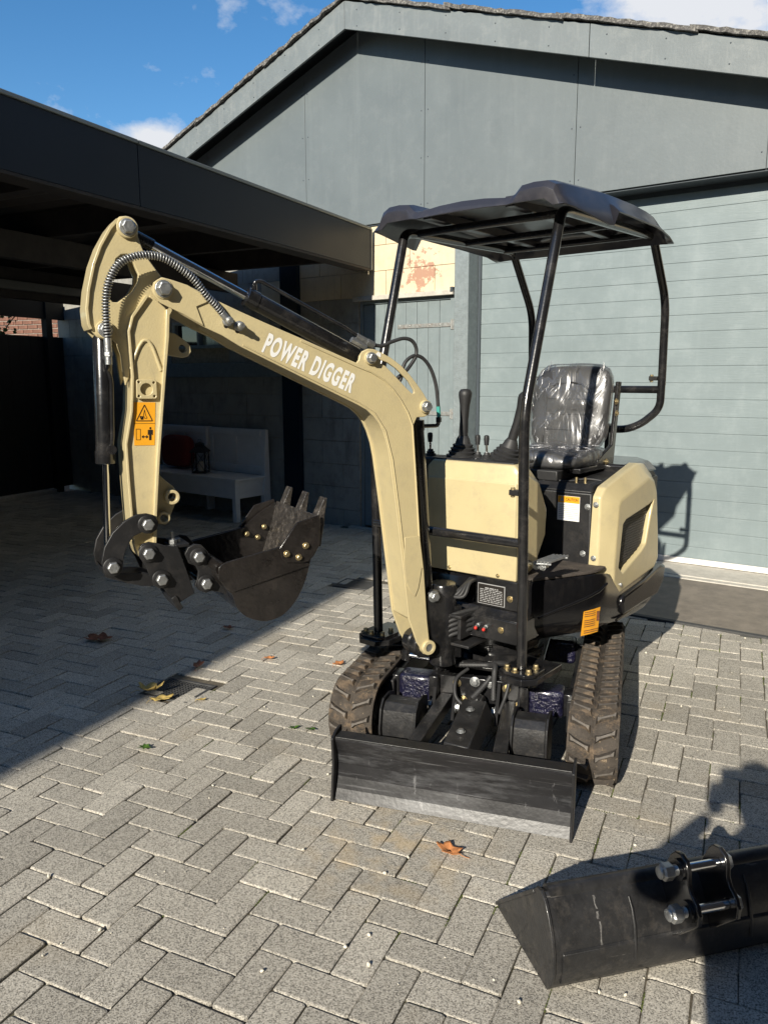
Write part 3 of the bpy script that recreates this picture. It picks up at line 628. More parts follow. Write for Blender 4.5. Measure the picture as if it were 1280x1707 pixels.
# bench, cushion, lantern
FBn = frame((-5.10, 7.18, 0), (cos(radians(-13.5)), sin(radians(-13.5)), 0), (-sin(radians(-13.5)), cos(radians(-13.5)), 0))   # origin: right front leg
bn = empty('bench', FBn((-.6, .25, 0)), 'grey white wooden storage bench against the shaded block wall', 'bench')
MB(FBn).box((-1.95, -.02, .47), (.03, .46, .497)).build('seat', M['bench'], bn, smooth=0, bevel=.004)
MB(FBn).box((-1.86, .0, .27), (-.055, .02, .468)).build('front_panel', M['bench'], bn, smooth=0, bevel=.003)
for x0 in (-1.93, -.055): MB(FBn).box((x0, -.005, 0), (x0+.06, .06, .468)).build('leg', M['bench'], bn, smooth=0, bevel=.003)
MB(FBn).box((-.02, .06, .27), (.004, .46, .468)).build('side_panel', M['bench'], bn, smooth=0, bevel=.003)
e = MB(FBn); e.plate([(.40, 0), (.52, 0), (.50, 1.03), (.455, 1.03)], [], -.03, .03, 'x'); e.build('back_post', M['bench'], bn, smooth=0, bevel=.003)
for xa, xb in ((-.96, -.033), (-1.93, -1.0)):
    b3 = MB(FBn); b3.box((xa, .455, .50), (xb, .475, 1.03)); o = b3.build('backrest', M['bench'], bn, smooth=0, bevel=.003)
    q = MB(FBn)
    for zz in (.56, .98): q.box((xa+.01, .44, zz-.03), (xb-.01, .456, zz+.04))
    n = 2
    for i in range(n+1):
        xx = xa+.04+(xb-xa-.08)*i/n; q.box((xx-.035, .4405, .602), (xx+.035, .4555, .938))
    q.build('backrest_frame', M['bench'], o, smooth=0, bevel=.006)
MB(FBn).box((-1.0, .40, .0), (-.96, .50, 1.035)).build('back_post', M['bench'], bn, smooth=0, bevel=.003)
cu = MB(FBn); rings = []
for i in range(9):
    t = -1+2*i/8; k = (1-abs(t)**3)**.5 if abs(t) < 1 else .15; k = max(k, .2)
    rings.append([(-1.42+.27*cos(a)*abs(cos(a))**-.5*min(1, .6+.4*k) if abs(cos(a)) > 1e-6 else -1.42, .32+t*.09, .72+.20*sin(a)*(abs(sin(a))**-.5 if abs(sin(a)) > 1e-6 else 0)*min(1, .6+.4*k)) for a in [2*pi*j/24 for j in range(24)]])
cu.loft(rings); tag(cu.build('cushion', M['cushion'], None, smooth=60), 'dark red square cushion leaning on the bench backrest', 'cushion')
LP = FBn((-.80, .17, .499)); ln = empty('lantern', LP, 'black metal candle lantern with crossed bars on the bench seat', 'lantern')
la = frame(LP, (cos(radians(20)), sin(radians(20)), 0), (-sin(radians(20)), cos(radians(20)), 0))
q = MB(la); q.box((-.085, -.085, 0), (.085, .085, .022)); q.build('base', M['lantern'], ln, bevel=.003)
q = MB(la)
for sx in (-1, 1):
    for sy in (-1, 1): q.box((sx*.078-.006, sy*.078-.006, .022), (sx*.078+.006, sy*.078+.006, .25))
for a, b2 in (((-.075, -.08), (.075, -.08)), ((.08, -.075), (.08, .075)), ((-.075, .08), (.075, .08)), ((-.08, -.075), (-.08, .075))):
    q.tube([(a[0], a[1], .03), (b2[0], b2[1], .245)], .003, 6); q.tube([(a[0], a[1], .245), (b2[0], b2[1], .03)], .003, 6)
q.build('cage', M['lantern'], ln)
q = MB(la); q.loft([[(sx*r, sy*r, z) for sx, sy in ((-1, -1), (1, -1), (1, 1), (-1, 1))] for z, r in ((.25, .098), (.262, .098), (.32, .045), (.325, .045), (.345, .042), (.36, .028), (.372, .005))]); q.tube([(-.02, 0, .37), (-.018, 0, .40), (.018, 0, .40), (.02, 0, .37)], .003, 6); q.build('lid', M['lantern'], ln, smooth=0, bevel=.002)
q = MB(la); q.cyl((0, 0, .022), (0, 0, .14), .035); q.build('candle', M['candle'], ln)
# neighbouring house behind the camera: it throws the shade on the left part of the yard
nh = empty('unseen_house', (-6.5, -9, 0), 'brown brick house behind the viewpoint shading the left side of the yard', 'house')
MB().box((-11, -14, 0), (-2.90, -4.05, 5.9)).build('wall', M['house_brick'], nh, smooth=0)
q = MB(); q.box((-11.1, -14.1, 5.9), (-2.88, -4.0, 6.3)); q.build('roof', M['roof_tile'], nh, smooth=0, bevel=.01)
ng = empty('unseen_house', (5.5, 0, 0), 'unseen tall brown brick house added on the right to cut the sky light', 'house')  # out of view, added to hold back sky fill from the right
MB().box((2.0, -9, 0), (9.5, 6.2, 8.3)).build('wall', M['house_brick'], ng, smooth=0)
MB().box((1.95, -9.1, 8.3), (9.6, 6.3, 8.6)).build('roof', M['roof_tile'], ng, smooth=0, bevel=.01)
for y0 in (-6.5, -9.5, -12.5):
    w_ = MB(); w_.box((-2.90, y0, 1.0), (-2.89, y0+1.4, 2.3)); o = w_.build('window', M['white'], nh, smooth=0); MB().box((-2.89, y0+.07, 1.07), (-2.886, y0+1.33, 2.23)).build('pane', M['glass'], o, smooth=0)

st_ = empty('unseen_house', (0, -20, 0), 'unseen wide dark house added behind the viewpoint to block low sky light', 'house')  # out of view, added to block more of the sky behind the camera
MB().box((-16, -26, 0), (16, -18, 5.2)).build('wall', M['house_brick'], st_, smooth=0)
MB().loft([[(-16.3, -26.3, 5.2), (-16.3, -17.7, 5.2), (-16.3, -22, 7.6)], [(16.3, -26.3, 5.2), (16.3, -17.7, 5.2), (16.3, -22, 7.6)]]).build('roof', M['roof_tile'], st_, smooth=0)
# ================================================================== MINI EXCAVATOR
ex = empty('mini_excavator', HC.copy(), 'beige and black mini digger with its boom swung left and a small black bucket', 'mini excavator')
def sub(a, b): return (a[0]-b[0], a[1]-b[1])
def circ(c, r, n=16, a0=0): return [(c[0]+r*cos(a0+2*pi*i/n), c[1]+r*sin(a0+2*pi*i/n)) for i in range(n)]
def offset(poly, d):
    A = sum(poly[i][0]*poly[(i+1) % len(poly)][1]-poly[(i+1) % len(poly)][0]*poly[i][1] for i in range(len(poly))); sg = 1 if A > 0 else -1
    out = []; n = len(poly)
    for i in range(n):
        a, b, c = poly[i-1], poly[i], poly[(i+1) % n]
        e0 = Vector((b[0]-a[0], b[1]-a[1])).normalized(); e1 = Vector((c[0]-b[0], c[1]-b[1])).normalized()
        n0 = Vector((-e0.y, e0.x))*sg; n1 = Vector((-e1.y, e1.x))*sg; k = (n0+n1); k = k/max(.35, k.length_squared/2)
        out.append((b[0]+k.x*d, b[1]+k.y*d))
    return out
def bolt(F, p, axis, r, mat, parent, h=None, washer=1.45, name='bolt', rot=0.0):
    h = h or r*.9; a = Vector(axis).normalized(); p = Vector(p); q = MB(F)
    if washer: q.lathe(p, a, [(0, r*washer), (r*.16, r*washer), (r*.22, r*washer*.97)], 18)
    w0 = r*.2 if washer else 0
    q.lathe(p+a*w0, a, [(0, r), (h*.82, r), (h, r*.82)], 6)
    return q.build(name, mat, parent, bevel=r*.05)
def ribbon(pts, t, w0, w1, q):   # a plate of thickness t following an open 2-D line
    n = len(pts); L = []; R = []
    for i in range(n):
        a = pts[max(i-1, 0)]; b = pts[min(i+1, n-1)]; d = Vector((b[0]-a[0], b[1]-a[1])).normalized(); nn = Vector((-d.y, d.x))
        L.append(pts[i]); R.append((pts[i][0]+nn.x*t, pts[i][1]+nn.y*t))
    q.plate(L+R[::-1], [], w0, w1); return q

# ---- boom
BOOM = [(1.084, 1.912), (1.077, 1.935), (1.051, 1.952), (1.022, 1.946), (.968, 1.932), (.872, 1.888), (.787, 1.853), (.7, 1.819), (.563, 1.768), (.331, 1.679), (.321, 1.69), (.318, 1.705), (.305, 1.723), (.281, 1.733), (.257, 1.732), (.231, 1.723), (.18, 1.70), (.131, 1.668), (.095, 1.636), (.061, 1.599), (.03, 1.562), (.008, 1.530), (-.004, 1.498), (.004, 1.476), (.024, 1.467), (.061, 1.466), (.075, 1.438), (.06, 1.22), (.041, .961), (.025, .857), (.006, .615), (-.006, .52), (-.032, .486), (-.024, .462), (-.002, .455), (.022, .462), (.029, .478), (.056, .52), (.096, .629), (.127, .87), (.156, 1.097), (.186, 1.303), (.198, 1.36), (.216, 1.411), (.235, 1.448), (.261, 1.478), (.29, 1.502), (.327, 1.521), (.566, 1.63), (.792, 1.734), (.855, 1.77), (.917, 1.796), (.987, 1.833), (1.062, 1.876), (1.078, 1.892)]
SLOT = [(.223, 1.690), (.199, 1.683), (.159, 1.660), (.103, 1.612), (.075, 1.574), (.074, 1.563), (.083, 1.560), (.109, 1.582), (.159, 1.628), (.205, 1.668), (.226, 1.680)]
RIDGE = [(.326, 1.672), (.268, 1.652), (.208, 1.620), (.168, 1.585), (.131, 1.540), (.10, 1.492), (.078, 1.440)]
boom = MB(FB)
body = [(.93, 1.905), (.872, 1.881), (.787, 1.847), (.7, 1.813), (.563, 1.763)]+RIDGE+[(.058, 1.22), (.039, .961), (.023, .857), (.006, .64), (.05, .60), (.089, .629), (.121, .87), (.150, 1.097), (.180, 1.303), (.192, 1.362), (.211, 1.414), (.23, 1.452), (.257, 1.483), (.287, 1.507), (.325, 1.526), (.566, 1.636), (.792, 1.74), (.853, 1.776), (.90, 1.80)]
boom.plate(body, [], -.139, -.011)
bo = boom.build('boom', M['beige'], ex, bevel=.002)
for w0, w1 in ((-.012, 0), (-.150, -.138)):
    MB(FB).plate(BOOM, [SLOT], w0, w1).build('side_plate', M['beige'], bo, bevel=.0025)
q = MB(FB); q.plate([(1.062, 1.87), (1.083, 1.90), (1.076, 1.934), (1.05, 1.951), (1.02, 1.945), (.968, 1.931), (.885, 1.886), (.94, 1.862), (.918, 1.799), (.987, 1.836)], [], .0003, .006); q.build('doubler_plate', M['beige'], bo, bevel=.002)
q = MB(FB)   # welded rim lines along the outer and inner curve
q.tube([(x, .001, z) for x, z in [(.56, 1.757)]+[(a+.004, b-.006) for a, b in RIDGE]+[(.066, 1.22), (.047, .961), (.031, .84)]], .0035, 6)
q.tube([(x, .001, z) for x, z in [(.78, 1.738), (.566, 1.640), (.325, 1.531), (.255, 1.488), (.207, 1.418), (.175, 1.303), (.145, 1.097), (.115, .87)]], .003, 6)
q.build('weld_seam', M['beige'], bo, smooth=60)
q = MB(FB); q.plate([(.113, .79), (.092, .75), (.068, .723), (.052, .757), (.045, .79), (.033, .86), (.05, .98), (.118, .98), (.122, .87)], [], .0003, .004); q.build('foot_doubler', M['beige'], bo, bevel=.0015)
for w0, w1 in ((-.035, .012), (-.165, -.118)):
    q = MB(FB); q.lathe((0, w0, .489), (0, 1, 0), [(0, .030), (.002, .032), (w1-w0-.002, .032), (w1-w0, .030), (w1-w0, .018), (w1-w0-.006, .018)], 22); q.build('foot_bush', M['beige'], bo)
q = MB(FB); q.cyl((0, -.17, .489), (0, .008, .489), .0178, 20); q.build('foot_pin', M['zinc'], bo)
for (u, z), r in (((1.049, 1.914), .034), ((.273, 1.698), .026), ((.022, 1.508), .027)):
    for w0, s in ((0, 1), (-.15, -1)):
        q = MB(FB); q.lathe((u, w0, z), (0, s, 0), [(0, r), (.007, r), (.010, r*.93)], 22); q.build('pin_boss', M['beige'], bo)
    bolt(FB, (u, .010, z), (0, 1, 0), r*.70, M['zinc'], bo, washer=1.2, rot=.3)
# white lettering
def text(body_, F, p, ux, uz, h, mat, parent, name, width=1.0, bold=.0, push=(0, 1, 0), extr=.0004, align='LEFT', space=1.0):
    c = bpy.data.curves.new(name, 'FONT'); c.body = body_; c.size = 1.0; c.offset = bold; c.extrude = 0; c.align_x = align; c.space_character = space
    o = bpy.data.objects.new(name+'_tmp', c); COL.objects.link(o)
    dg = bpy.context.evaluated_depsgraph_get(); me = bpy.data.meshes.new_from_object(o.evaluated_get(dg)); bpy.data.objects.remove(o)
    vs = [v.co.copy() for v in me.vertices]; fs = [tuple(p_.vertices) for p_ in me.polygons]
    x0 = min(v.x for v in vs); x1 = max(v.x for v in vs); ymax = .70
    ux, uz, p, push = Vector(ux), Vector(uz), Vector(p), Vector(push)
    sx = width/(x1-x0) if align == 'LEFT' else width
    q = MB(F); q.raw([p+ux*((v.x-x0)*sx)+uz*(v.y/ymax*h)+push*extr for v in vs], fs)
    return q.build(name, mat, parent, smooth=0)
bl = Vector((.712, 0, 1.7185)); br = Vector((.358, 0, 1.5675)); ux = (br-bl).normalized(); uz = Vector((-.305, 0, .952)).normalized()*1.0
uz = Vector((ux.z, 0, -ux.x)); uz = uz if uz.z > 0 else -uz
text('POWER DIGGER', FB, bl+uz*.002, ux, (uz*.95+ux*.05), .070, M['white'], bo, 'lettering', width=(br-bl).length, bold=.045, extr=.0012, space=1.22)
# coil guarded hose on the dipper head
COILP = [(1.236, 1.752), (1.237, 1.806), (1.235, 1.871), (1.223, 1.927), (1.192, 1.98), (1.144, 2.006), (1.096, 2.014), (1.048, 2.008), (1.0, 1.983), (.951, 1.947), (.912, 1.9), (.877, 1.867), (.855, 1.843)]
def smooth_path(P, n):
    out = []
    P = [Vector(p) for p in P]
    for i in range(len(P)-1):
        p0, p1, p2, p3 = P[max(i-1, 0)], P[i], P[i+1], P[min(i+2, len(P)-1)]
        for k in range(n):
            t = k/n; out.append(.5*((2*p1)+(p2-p0)*t+(2*p0-5*p1+4*p2-p3)*t*t+(3*p1-p0-3*p2+p3)*t**3))
    out.append(P[-1]); return out
cpth = smooth_path([(u, .012+.02*sin(pi*i/12), z) for i, (u, z) in enumerate(COILP)], 8)
hs = MB(FB).tube(cpth, .0085, 10).build('boom_hose', M['rubber'], ex, smooth=60)
q = MB(FB); L = [0]
for i in range(1, len(cpth)): L.append(L[-1]+(cpth[i]-cpth[i-1]).length)
turns = int(L[-1]/.0092); hp = []; NS = 11
for k in range(turns*NS+1):
    s = L[-1]*k/(turns*NS); i = max(j for j in range(len(L)) if L[j] <= s+1e-9); i = min(i, len(L)-2); f = (s-L[i])/(L[i+1]-L[i]); c = cpth[i].lerp(cpth[i+1], f)
    t = (cpth[i+1]-cpth[i]).normalized(); e = t.cross(Vector((0, 1, 0))).normalized(); g2 = t.cross(e); a = 2*pi*k/NS
    hp.append(c+(e*cos(a)+g2*sin(a))*.0118)
q.tube(hp, .0024, 5); q.build('coil_guard', M['zinc'], hs, smooth=80)
for a, b2 in ((cpth[0], cpth[0]-Vector((0, 0, .045))), (cpth[-1], Vector((.838, .014, 1.822)))):
    q = MB(FB); d = (b2-a).normalized(); q.cyl(a, b2, .0125, 12); q.lathe(b2, d, [(0, .0145), (.012, .0145)], 6); q.build('hose_fitting', M['zinc'], hs)
q = MB(FB); q.cyl((1.237, .012, 1.70), (1.237, .012, 1.668), .0115, 12); q.build('hose_fitting', M['zinc'], hs)
for u, z in ((.835, 1.818), (.795, 1.802)):
    q = MB(FB); q.lathe((u, .0, z), (0, 1, 0), [(0, .018), (.012, .018), (.014, .013), (.036, .013), (.038, .009), (.05, .008)], 12); q.build('hose_fitting', M['zinc'], hs)
    q = MB(FB); q.plate(circ((u+.004, z-.016), .008, 12), [], .0002, .0012); q.build('hose_port', M['black_print'], bo, smooth=0)
# ---- dipper
dip = MB(FB)
DB = [(1.085, 1.895), (1.036, 1.855), (1.036, 1.764), (1.056, 1.605), (1.075, 1.454), (1.087, 1.356), (1.106, 1.171), (1.113, 1.06), (1.160, 1.05), (1.185, 1.07), (1.186, 1.162), (1.189, 1.291), (1.190, 1.409), (1.167, 1.518), (1.158, 1.631), (1.162, 1.776), (1.150, 1.819)]
dip.plate(DB, [], -.128, -.022); di = dip.build('dipper', M['beige'], ex, bevel=.003)
q = MB(FB); ribbon([(1.113, 1.045), (1.104, 1.171), (1.085, 1.356), (1.073, 1.454), (1.054, 1.605), (1.034, 1.764), (1.028, 1.85)][::-1], .011, -.143, -.007, q); q.build('rear_flange', M['beige'], di, bevel=.002)
q = MB(FB); ribbon([(1.191, 1.085), (1.193, 1.162), (1.196, 1.291), (1.197, 1.409), (1.173, 1.518), (1.163, 1.631), (1.167, 1.776), (1.152, 1.825), (1.10, 1.895)][::-1], -.009, -.140, -.010, q); q.build('front_flange', M['beige'], di, bevel=.002)
q = MB(FB); q.lathe((1.144, -.155, 1.033), (0, 1, 0), [(0, .030), (.16, .030)], 22); q.plate([(1.113, 1.06), (1.115, 1.03), (1.135, 1.008), (1.16, 1.01), (1.175, 1.03), (1.186, 1.07)], [], -.128, -.022); q.build('dipper_end', M['beige'], di, bevel=.002)
q = MB(FB); q.tube([(u, -.021, z) for u, z in [(1.161, 1.655), (1.145, 1.70), (1.132, 1.728), (1.117, 1.748), (1.102, 1.749), (1.088, 1.729), (1.063, 1.65)]], .006, 8, fillet=.01); q.build('stiffener', M['beige'], di, smooth=60)
q = MB(FB); q.plate([(1.149, 1.616), (1.144, 1.621), (1.089, 1.620), (1.083, 1.614), (1.083, 1.562), (1.089, 1.556), (1.146, 1.557), (1.151, 1.562)], [circ((1.117, 1.588), .020, 20)]+[circ(c, .0045, 8) for c in ((1.141, 1.612), (1.092, 1.610), (1.143, 1.566), (1.092, 1.565))], -.020, -.008); q.build('mount_plate', M['beige'], di, bevel=.0015)
HORN = [(1.168, 2.136), (1.147, 2.140), (1.126, 2.130), (1.113, 2.106), (1.114, 2.082), (1.106, 2.055), (1.094, 2.024), (1.068, 1.988), (1.039, 1.95), (1.03, 1.91), (1.067, 1.86), (1.124, 1.80), (1.148, 1.77), (1.160, 1.704), (1.166, 1.63), (1.18, 1.60), (1.186, 1.645), (1.190, 1.699), (1.202, 1.737), (1.216, 1.752), (1.24, 1.748), (1.262, 1.757), (1.275, 1.774), (1.283, 1.797), (1.284, 1.844), (1.276, 1.904), (1.255, 1.984), (1.228, 2.052), (1.194, 2.112)]
HHOLE = [(1.187, 2.003), (1.17, 2.018), (1.151, 2.022), (1.136, 2.008), (1.129, 1.983), (1.119, 1.96), (1.122, 1.936), (1.143, 1.902), (1.19, 1.868), (1.206, 1.868), (1.215, 1.882), (1.209, 1.912), (1.199, 1.95)]
for w0, w1 in ((-.045, -.028), (-.122, -.105)):
    MB(FB).plate(HORN, [HHOLE], w0, w1).build('horn_plate', M['beige'], di, bevel=.003)
q = MB(FB); ribbon([(1.180, 2.128), (1.205, 2.098), (1.238, 2.042), (1.262, 1.984), (1.283, 1.904), (1.292, 1.844), (1.290, 1.797), (1.283, 1.778)], -.010, -.132, -.018, q); q.build('horn_rim', M['beige'], di, bevel=.002)
for (u, z), r in (((1.148, 2.103), .034), ((1.236, 1.779), .030)):
    q = MB(FB); q.lathe((u, -.030, z), (0, 1, 0), [(0, r), (.012, r), (.015, r*.93)], 22); q.build('pin_boss', M['beige'], di); q = MB(FB); q.lathe((u, -.12, z), (0, -1, 0), [(0, r), (.012, r)], 22); q.build('pin_boss', M['beige'], di)
    bolt(FB, (u, -.015, z), (0, 1, 0), r*.66, M['zinc'], di, washer=1.2)
def lug(outline, hole, hr, w0, w1, name='lug', bush=None):
    q = MB(FB); q.plate(outline, [circ(hole, hr, 18)], w0, w1)
    q.build(name, M['beige'], di, bevel=.002)
lug([(1.045, 1.785), (.997, 1.775), (.962, 1.750), (.948, 1.735), (.945, 1.715), (.956, 1.699), (.975, 1.694), (1.046, 1.705)], (.974, 1.725), .014, -.085, -.065)
q = MB(FB); q.plate([(1.098, 1.31), (1.083, 1.30), (1.065, 1.278), (1.03, 1.247), (1.013, 1.215), (1.029, 1.18), (1.048, 1.139), (1.073, 1.118), (1.10, 1.12), (1.118, 1.168)], [circ((1.041, 1.213), .016, 18), circ((1.074, 1.142), .014, 18)], -.085, -.065)
for c, r in (((1.041, 1.213), .026), ((1.074, 1.142), .022)): q.plate(circ(c, r, 22), [circ(c, r*.6, 18)], -.105, -.04)
q.build('lug', M['beige'], di, bevel=.002)
# dipper safety sticker
st = MB(FB); st.plate([(1.160, 1.546), (1.088, 1.544), (1.098, 1.400), (1.165, 1.402)], [], -.0215, -.0205); stk = st.build('sticker', M['orange'], di, smooth=0)
def SD(a, b): # sticker coordinates 0..1 (left-right, top-bottom)
    l = Vector((1.160+.005*b, 0, 1.546-.144*b)); r = Vector((1.088+.010*b, 0, 1.544-.144*b)); p = l.lerp(r, a); return (p.x, -.0199, p.z)
def sline(pts, w=.014, closed=False):
    q = MB(FB); n = len(pts)
    for i in range(n if closed else n-1):
        a, b = Vector(pts[i]), Vector(pts[(i+1) % n]); d = (b-a); d2 = Vector((d.x*.072, d.y*.144)); nn = Vector((-d2.y, d2.x)).normalized(); ox, oy = nn.x*w*.036/.036, nn.y*w*.5
        q.poly([SD(a.x-ox, a.y-oy), SD(b.x-ox, b.y-oy), SD(b.x+ox, b.y+oy), SD(a.x+ox, a.y+oy)])
    return q
q = MB(FB)
for g_ in (sline([(.5, .06), (.12, .43), (.88, .43)], .022, True), sline([(0, .49), (1, .49)], .008), sline([(.1, .62), (.1, .87), (.3, .87), (.3, .62)], .012, True), sline([(.38, .80), (.66, .80)], .022),
           sline([(.46, .77), (.37, .80), (.46, .83)], .02), sline([(.58, .77), (.67, .80), (.58, .83)], .02), sline([(.5, .17), (.55, .30), (.62, .36)], .012), sline([(.5, .17), (.45, .30), (.5, .37), (.62, .37)], .012), sline([(.3, .32), (.36, .40), (.42, .33), (.42, .40)], .03), sline([(.3, .33), (.44, .33)], .02)):
    q.raw(g_.v, g_.f, FI)
q.poly([SD(.78+.05*cos(t*pi/5), .60+.028*sin(t*pi/5)) for t in range(10)])
for (x0, y0, x1, y1) in ((.70, .635, .86, .75), (.72, .75, .775, .88), (.785, .75, .84, .88), (.655, .64, .69, .76), (.87, .64, .905, .76)): q.poly([SD(x0, y0), SD(x1, y0), SD(x1, y1), SD(x0, y1)])
q.build('pictogram', M['black_print'], stk, smooth=0)
# ---- hydraulic cylinders
def cylinder(F, a, b, rb, rr, frac, w, name, pipe=True, tip=.07):
    a, b = Vector((a[0], w, a[1])), Vector((b[0], w, b[1])); d = (b-a).normalized(); L = (b-a).length; e = a+d*L*frac
    q = MB(F); q.lathe(a+d*.01, d, [(0, rb*.75), (.015, rb), (L*frac-.055, rb), (L*frac-.054, rb*1.09), (L*frac-.012, rb*1.09), (L*frac-.010, rb*.9)], 26)
    q.lathe(a-Vector((0, .028, 0)), (0, 1, 0), [(0, rb*.9), (.056, rb*.9)], 20)
    o = q.build(name, M['black_gloss'], ex)
    q = MB(F); q.cyl(e-d*.02, b-d*tip, rr, 24); q.build('rod', M['chrome'], o)
    q = MB(F); q.lathe(b-d*tip, d, [(0, rr*1.25), (tip*.7, rr*1.25)], 18); q.lathe(b-Vector((0, .025, 0)), (0, 1, 0), [(0, rr*1.8), (.05, rr*1.8)], 20); q.build('rod_eye', M['black_gloss'], o)
    return o, a, d, L
ac, a, d, L = cylinder(FB, (.273, 1.698), (1.148, 2.103), .033, .0165, .53, -.075, 'arm_cylinder', tip=.10)
q = MB(FB); q.tube([(.700, -.075, 1.935), (.706, -.070, 1.962), (.684, -.065, 1.968), (.340, -.06, 1.808), (.285, -.06, 1.776)], .0075, 10, fillet=.02); q.build('pipe', M['black_gloss'], ac, smooth=60)
q = MB(FB); q.cyl((.300, -.06, 1.783), (.235, -.06, 1.753), .0125, 6); q.cyl((.330, -.045, 1.768), (.268, -.045, 1.738), .0125, 6); q.cyl((.255, -.06, 1.762), (.225, -.06, 1.748), .015, 6); q.build('hose_fitting', M['zinc'], ac)
bc, a, d, L = cylinder(FB, (.236+1.0, 1.779), (1.265, 1.002), .030, .0115, .565, -.075, 'bucket_cylinder', tip=.05)
q = MB(FB); q.tube([(1.237, .012, 1.675), (1.236, -.03, 1.655), (1.222, -.040, 1.62), (1.231, -.040, 1.42), (1.238, -.052, 1.375)], .007, 10, fillet=.03); q.lathe((1.237, -.045, 1.39), (0, 1, 0), [(0, .016), (.02, .016)], 12); q.build('pipe', M['black_gloss'], bc, smooth=60)
kc, a, d, L = cylinder(FB, (-.036, .703), (.022, 1.508), .031, .0165, .93, -.075, 'boom_cylinder', tip=.04)
q = MB(FB); q.tube([(-.02, -.075, 1.425), (-.060, -.07, 1.425), (-.082, -.066, 1.425), (-.084, -.06, 1.445)], .0085, 10, fillet=.01); q.lathe((-.084, -.06, 1.44), (0, 0, 1), [(0, .012), (.02, .012)], 6); q.build('elbow_fitting', M['black_gloss'], kc)
# hoses on the boom ear
h1 = smooth_path([(.234, -.06, 1.753), (.188, -.06, 1.747), (.142, -.06, 1.764), (.088, -.06, 1.778), (.048, -.06, 1.769), (.028, -.06, 1.739), (.032, -.06, 1.706), (.056, -.06, 1.672), (.082, -.055, 1.648), (.12, -.06, 1.62)], 5)
MB(FB).tube(h1, .0075, 10).build('hydraulic_hose', M['rubber'], ex, smooth=60)
h2 = smooth_path([(.14, -.07, 1.57), (.103, -.06, 1.615), (.087, -.06, 1.672), (.064, -.06, 1.699), (.032, -.06, 1.711), (-.005, -.06, 1.70), (-.042, -.06, 1.659), (-.067, -.06, 1.597), (-.078, -.06, 1.528), (-.084, -.06, 1.452)], 5)
o = MB(FB).tube(h2, .0075, 10).build('hydraulic_hose', M['rubber'], ex, smooth=60)
q = MB(FB); q.cyl((-.0805, -.06, 1.505), (-.084, -.06, 1.462), .0088, 10); q.build('hose_sleeve', M['teal'], o, smooth=60)
MB(FB).tube(smooth_path([(.20, -.09, 1.60), (.13, -.08, 1.615), (.08, -.07, 1.56), (.07, -.08, 1.50)], 5), .008, 10).build('hydraulic_hose', M['rubber'], ex, smooth=60)
q = MB(FB); q.plate([(.250, 1.712), (.228, 1.700), (.226, 1.715), (.238, 1.722)], [], .0004, .0012); q.build('tag', M['white'], bo, smooth=0)
# ---- link, hitch and bucket
LINK = [(1.144, 1.172), (1.118, 1.163), (1.106, 1.140), (1.113, 1.114), (1.134, 1.101), (1.16, 1.110), (1.191, 1.098), (1.213, 1.068), (1.227, 1.032), (1.232, .999), (1.247, .975), (1.273, .967), (1.294, .983), (1.299, 1.02), (1.287, 1.07), (1.258, 1.117), (1.216, 1.153), (1.178, 1.171)]
for w0, w1 in ((-.005, .010), (-.160, -.145)):
    q = MB(FB); q.plate(LINK, [], w0, w1); o = q.build('curved_link', M['black_satin'], ex, bevel=.002)
    if w1 > 0:
        for u, z in ((1.144, 1.136), (1.265, 1.002)):
            q = MB(FB); q.lathe((u, .010, z), (0, 1, 0), [(0, .032), (.006, .032), (.008, .029)], 22); q.build('pin_boss', M['black_satin'], o)
            bolt(FB, (u, .018, z), (0, 1, 0), .0205, M['zinc'], o, washer=0)
q = MB(FB); q.plate([(1.295, 1.0), (1.29, .976), (1.265, .966), (1.236, .968), (1.16, .962), (1.128, .948), (1.102, .938), (1.10, .918), (1.128, .908), (1.165, .912), (1.238, .94), (1.285, .96)], [], -.125, -.025); q.build('push_link', M['black_satin'], ex, bevel=.004)
HITCH = [(1.176, 1.05), (1.165, 1.068), (1.141, 1.073), (1.115, 1.066), (1.088, 1.055), (1.045, 1.048), (1.022, .975), (.993, .872), (1.052, .843), (1.099, .90), (1.144, .952), (1.158, .992), (1.176, 1.025)]
hq = MB(FB); hq.plate([(1.06, 1.04), (1.05, .87), (1.0, .88), (1.03, 1.04)], [], -.13, -.02); hit = hq.build('quick_hitch', M['black_satin'], ex, bevel=.003)
for w0, w1 in ((-.002, .012), (-.162, -.148)): MB(FB).plate(HITCH, [], w0, w1).build('hitch_plate', M['black_satin'], hit, bevel=.002)
q = MB(FB); q.bar((1.058, -.15, .846), (1.058, .02, .846), .02, .055, up=(.45, 0, .9)); q.build('cross_plate', M['black_satin'], hit, bevel=.002)
q = MB(FB); q.bar((1.025, -.14, 1.046), (1.025, .0, 1.046), .05, .012); q.build('cross_plate', M['black_satin'], hit, bevel=.002)
for u, z in ((1.147, 1.036), (1.108, .940)):
    q = MB(FB); q.lathe((u, .012, z), (0, 1, 0), [(0, .032), (.006, .032), (.008, .029)], 22); q.build('pin_boss', M['black_satin'], hit); bolt(FB, (u, .020, z), (0, 1, 0), .0205, M['zinc'], hit, washer=0)
q = MB(FB); q.lathe((1.05, -.03, 1.05), (0, 0, 1), [(0, .014), (.015, .014)], 6); q.lathe((1.05, -.03, 1.065), (.1, 0, 1), [(0, .006), (.03, .006)], 10); q.lathe((1.03, -.05, 1.05), (0, 0, 1), [(0, .012), (.014, .012)], 6); q.build('locking_bolt', M['zinc'], hit)
bk = MB(FB)
BW0, BW1 = -.275, .125
BACK = [(.927, .985), (.934, .945), (.915, .905), (.893, .880), (.882, .839), (.849, .797), (.797, .772), (.753, .768), (.700, .785), (.651, .835), (.615, .905), (.592, .985), (.572, 1.05)]
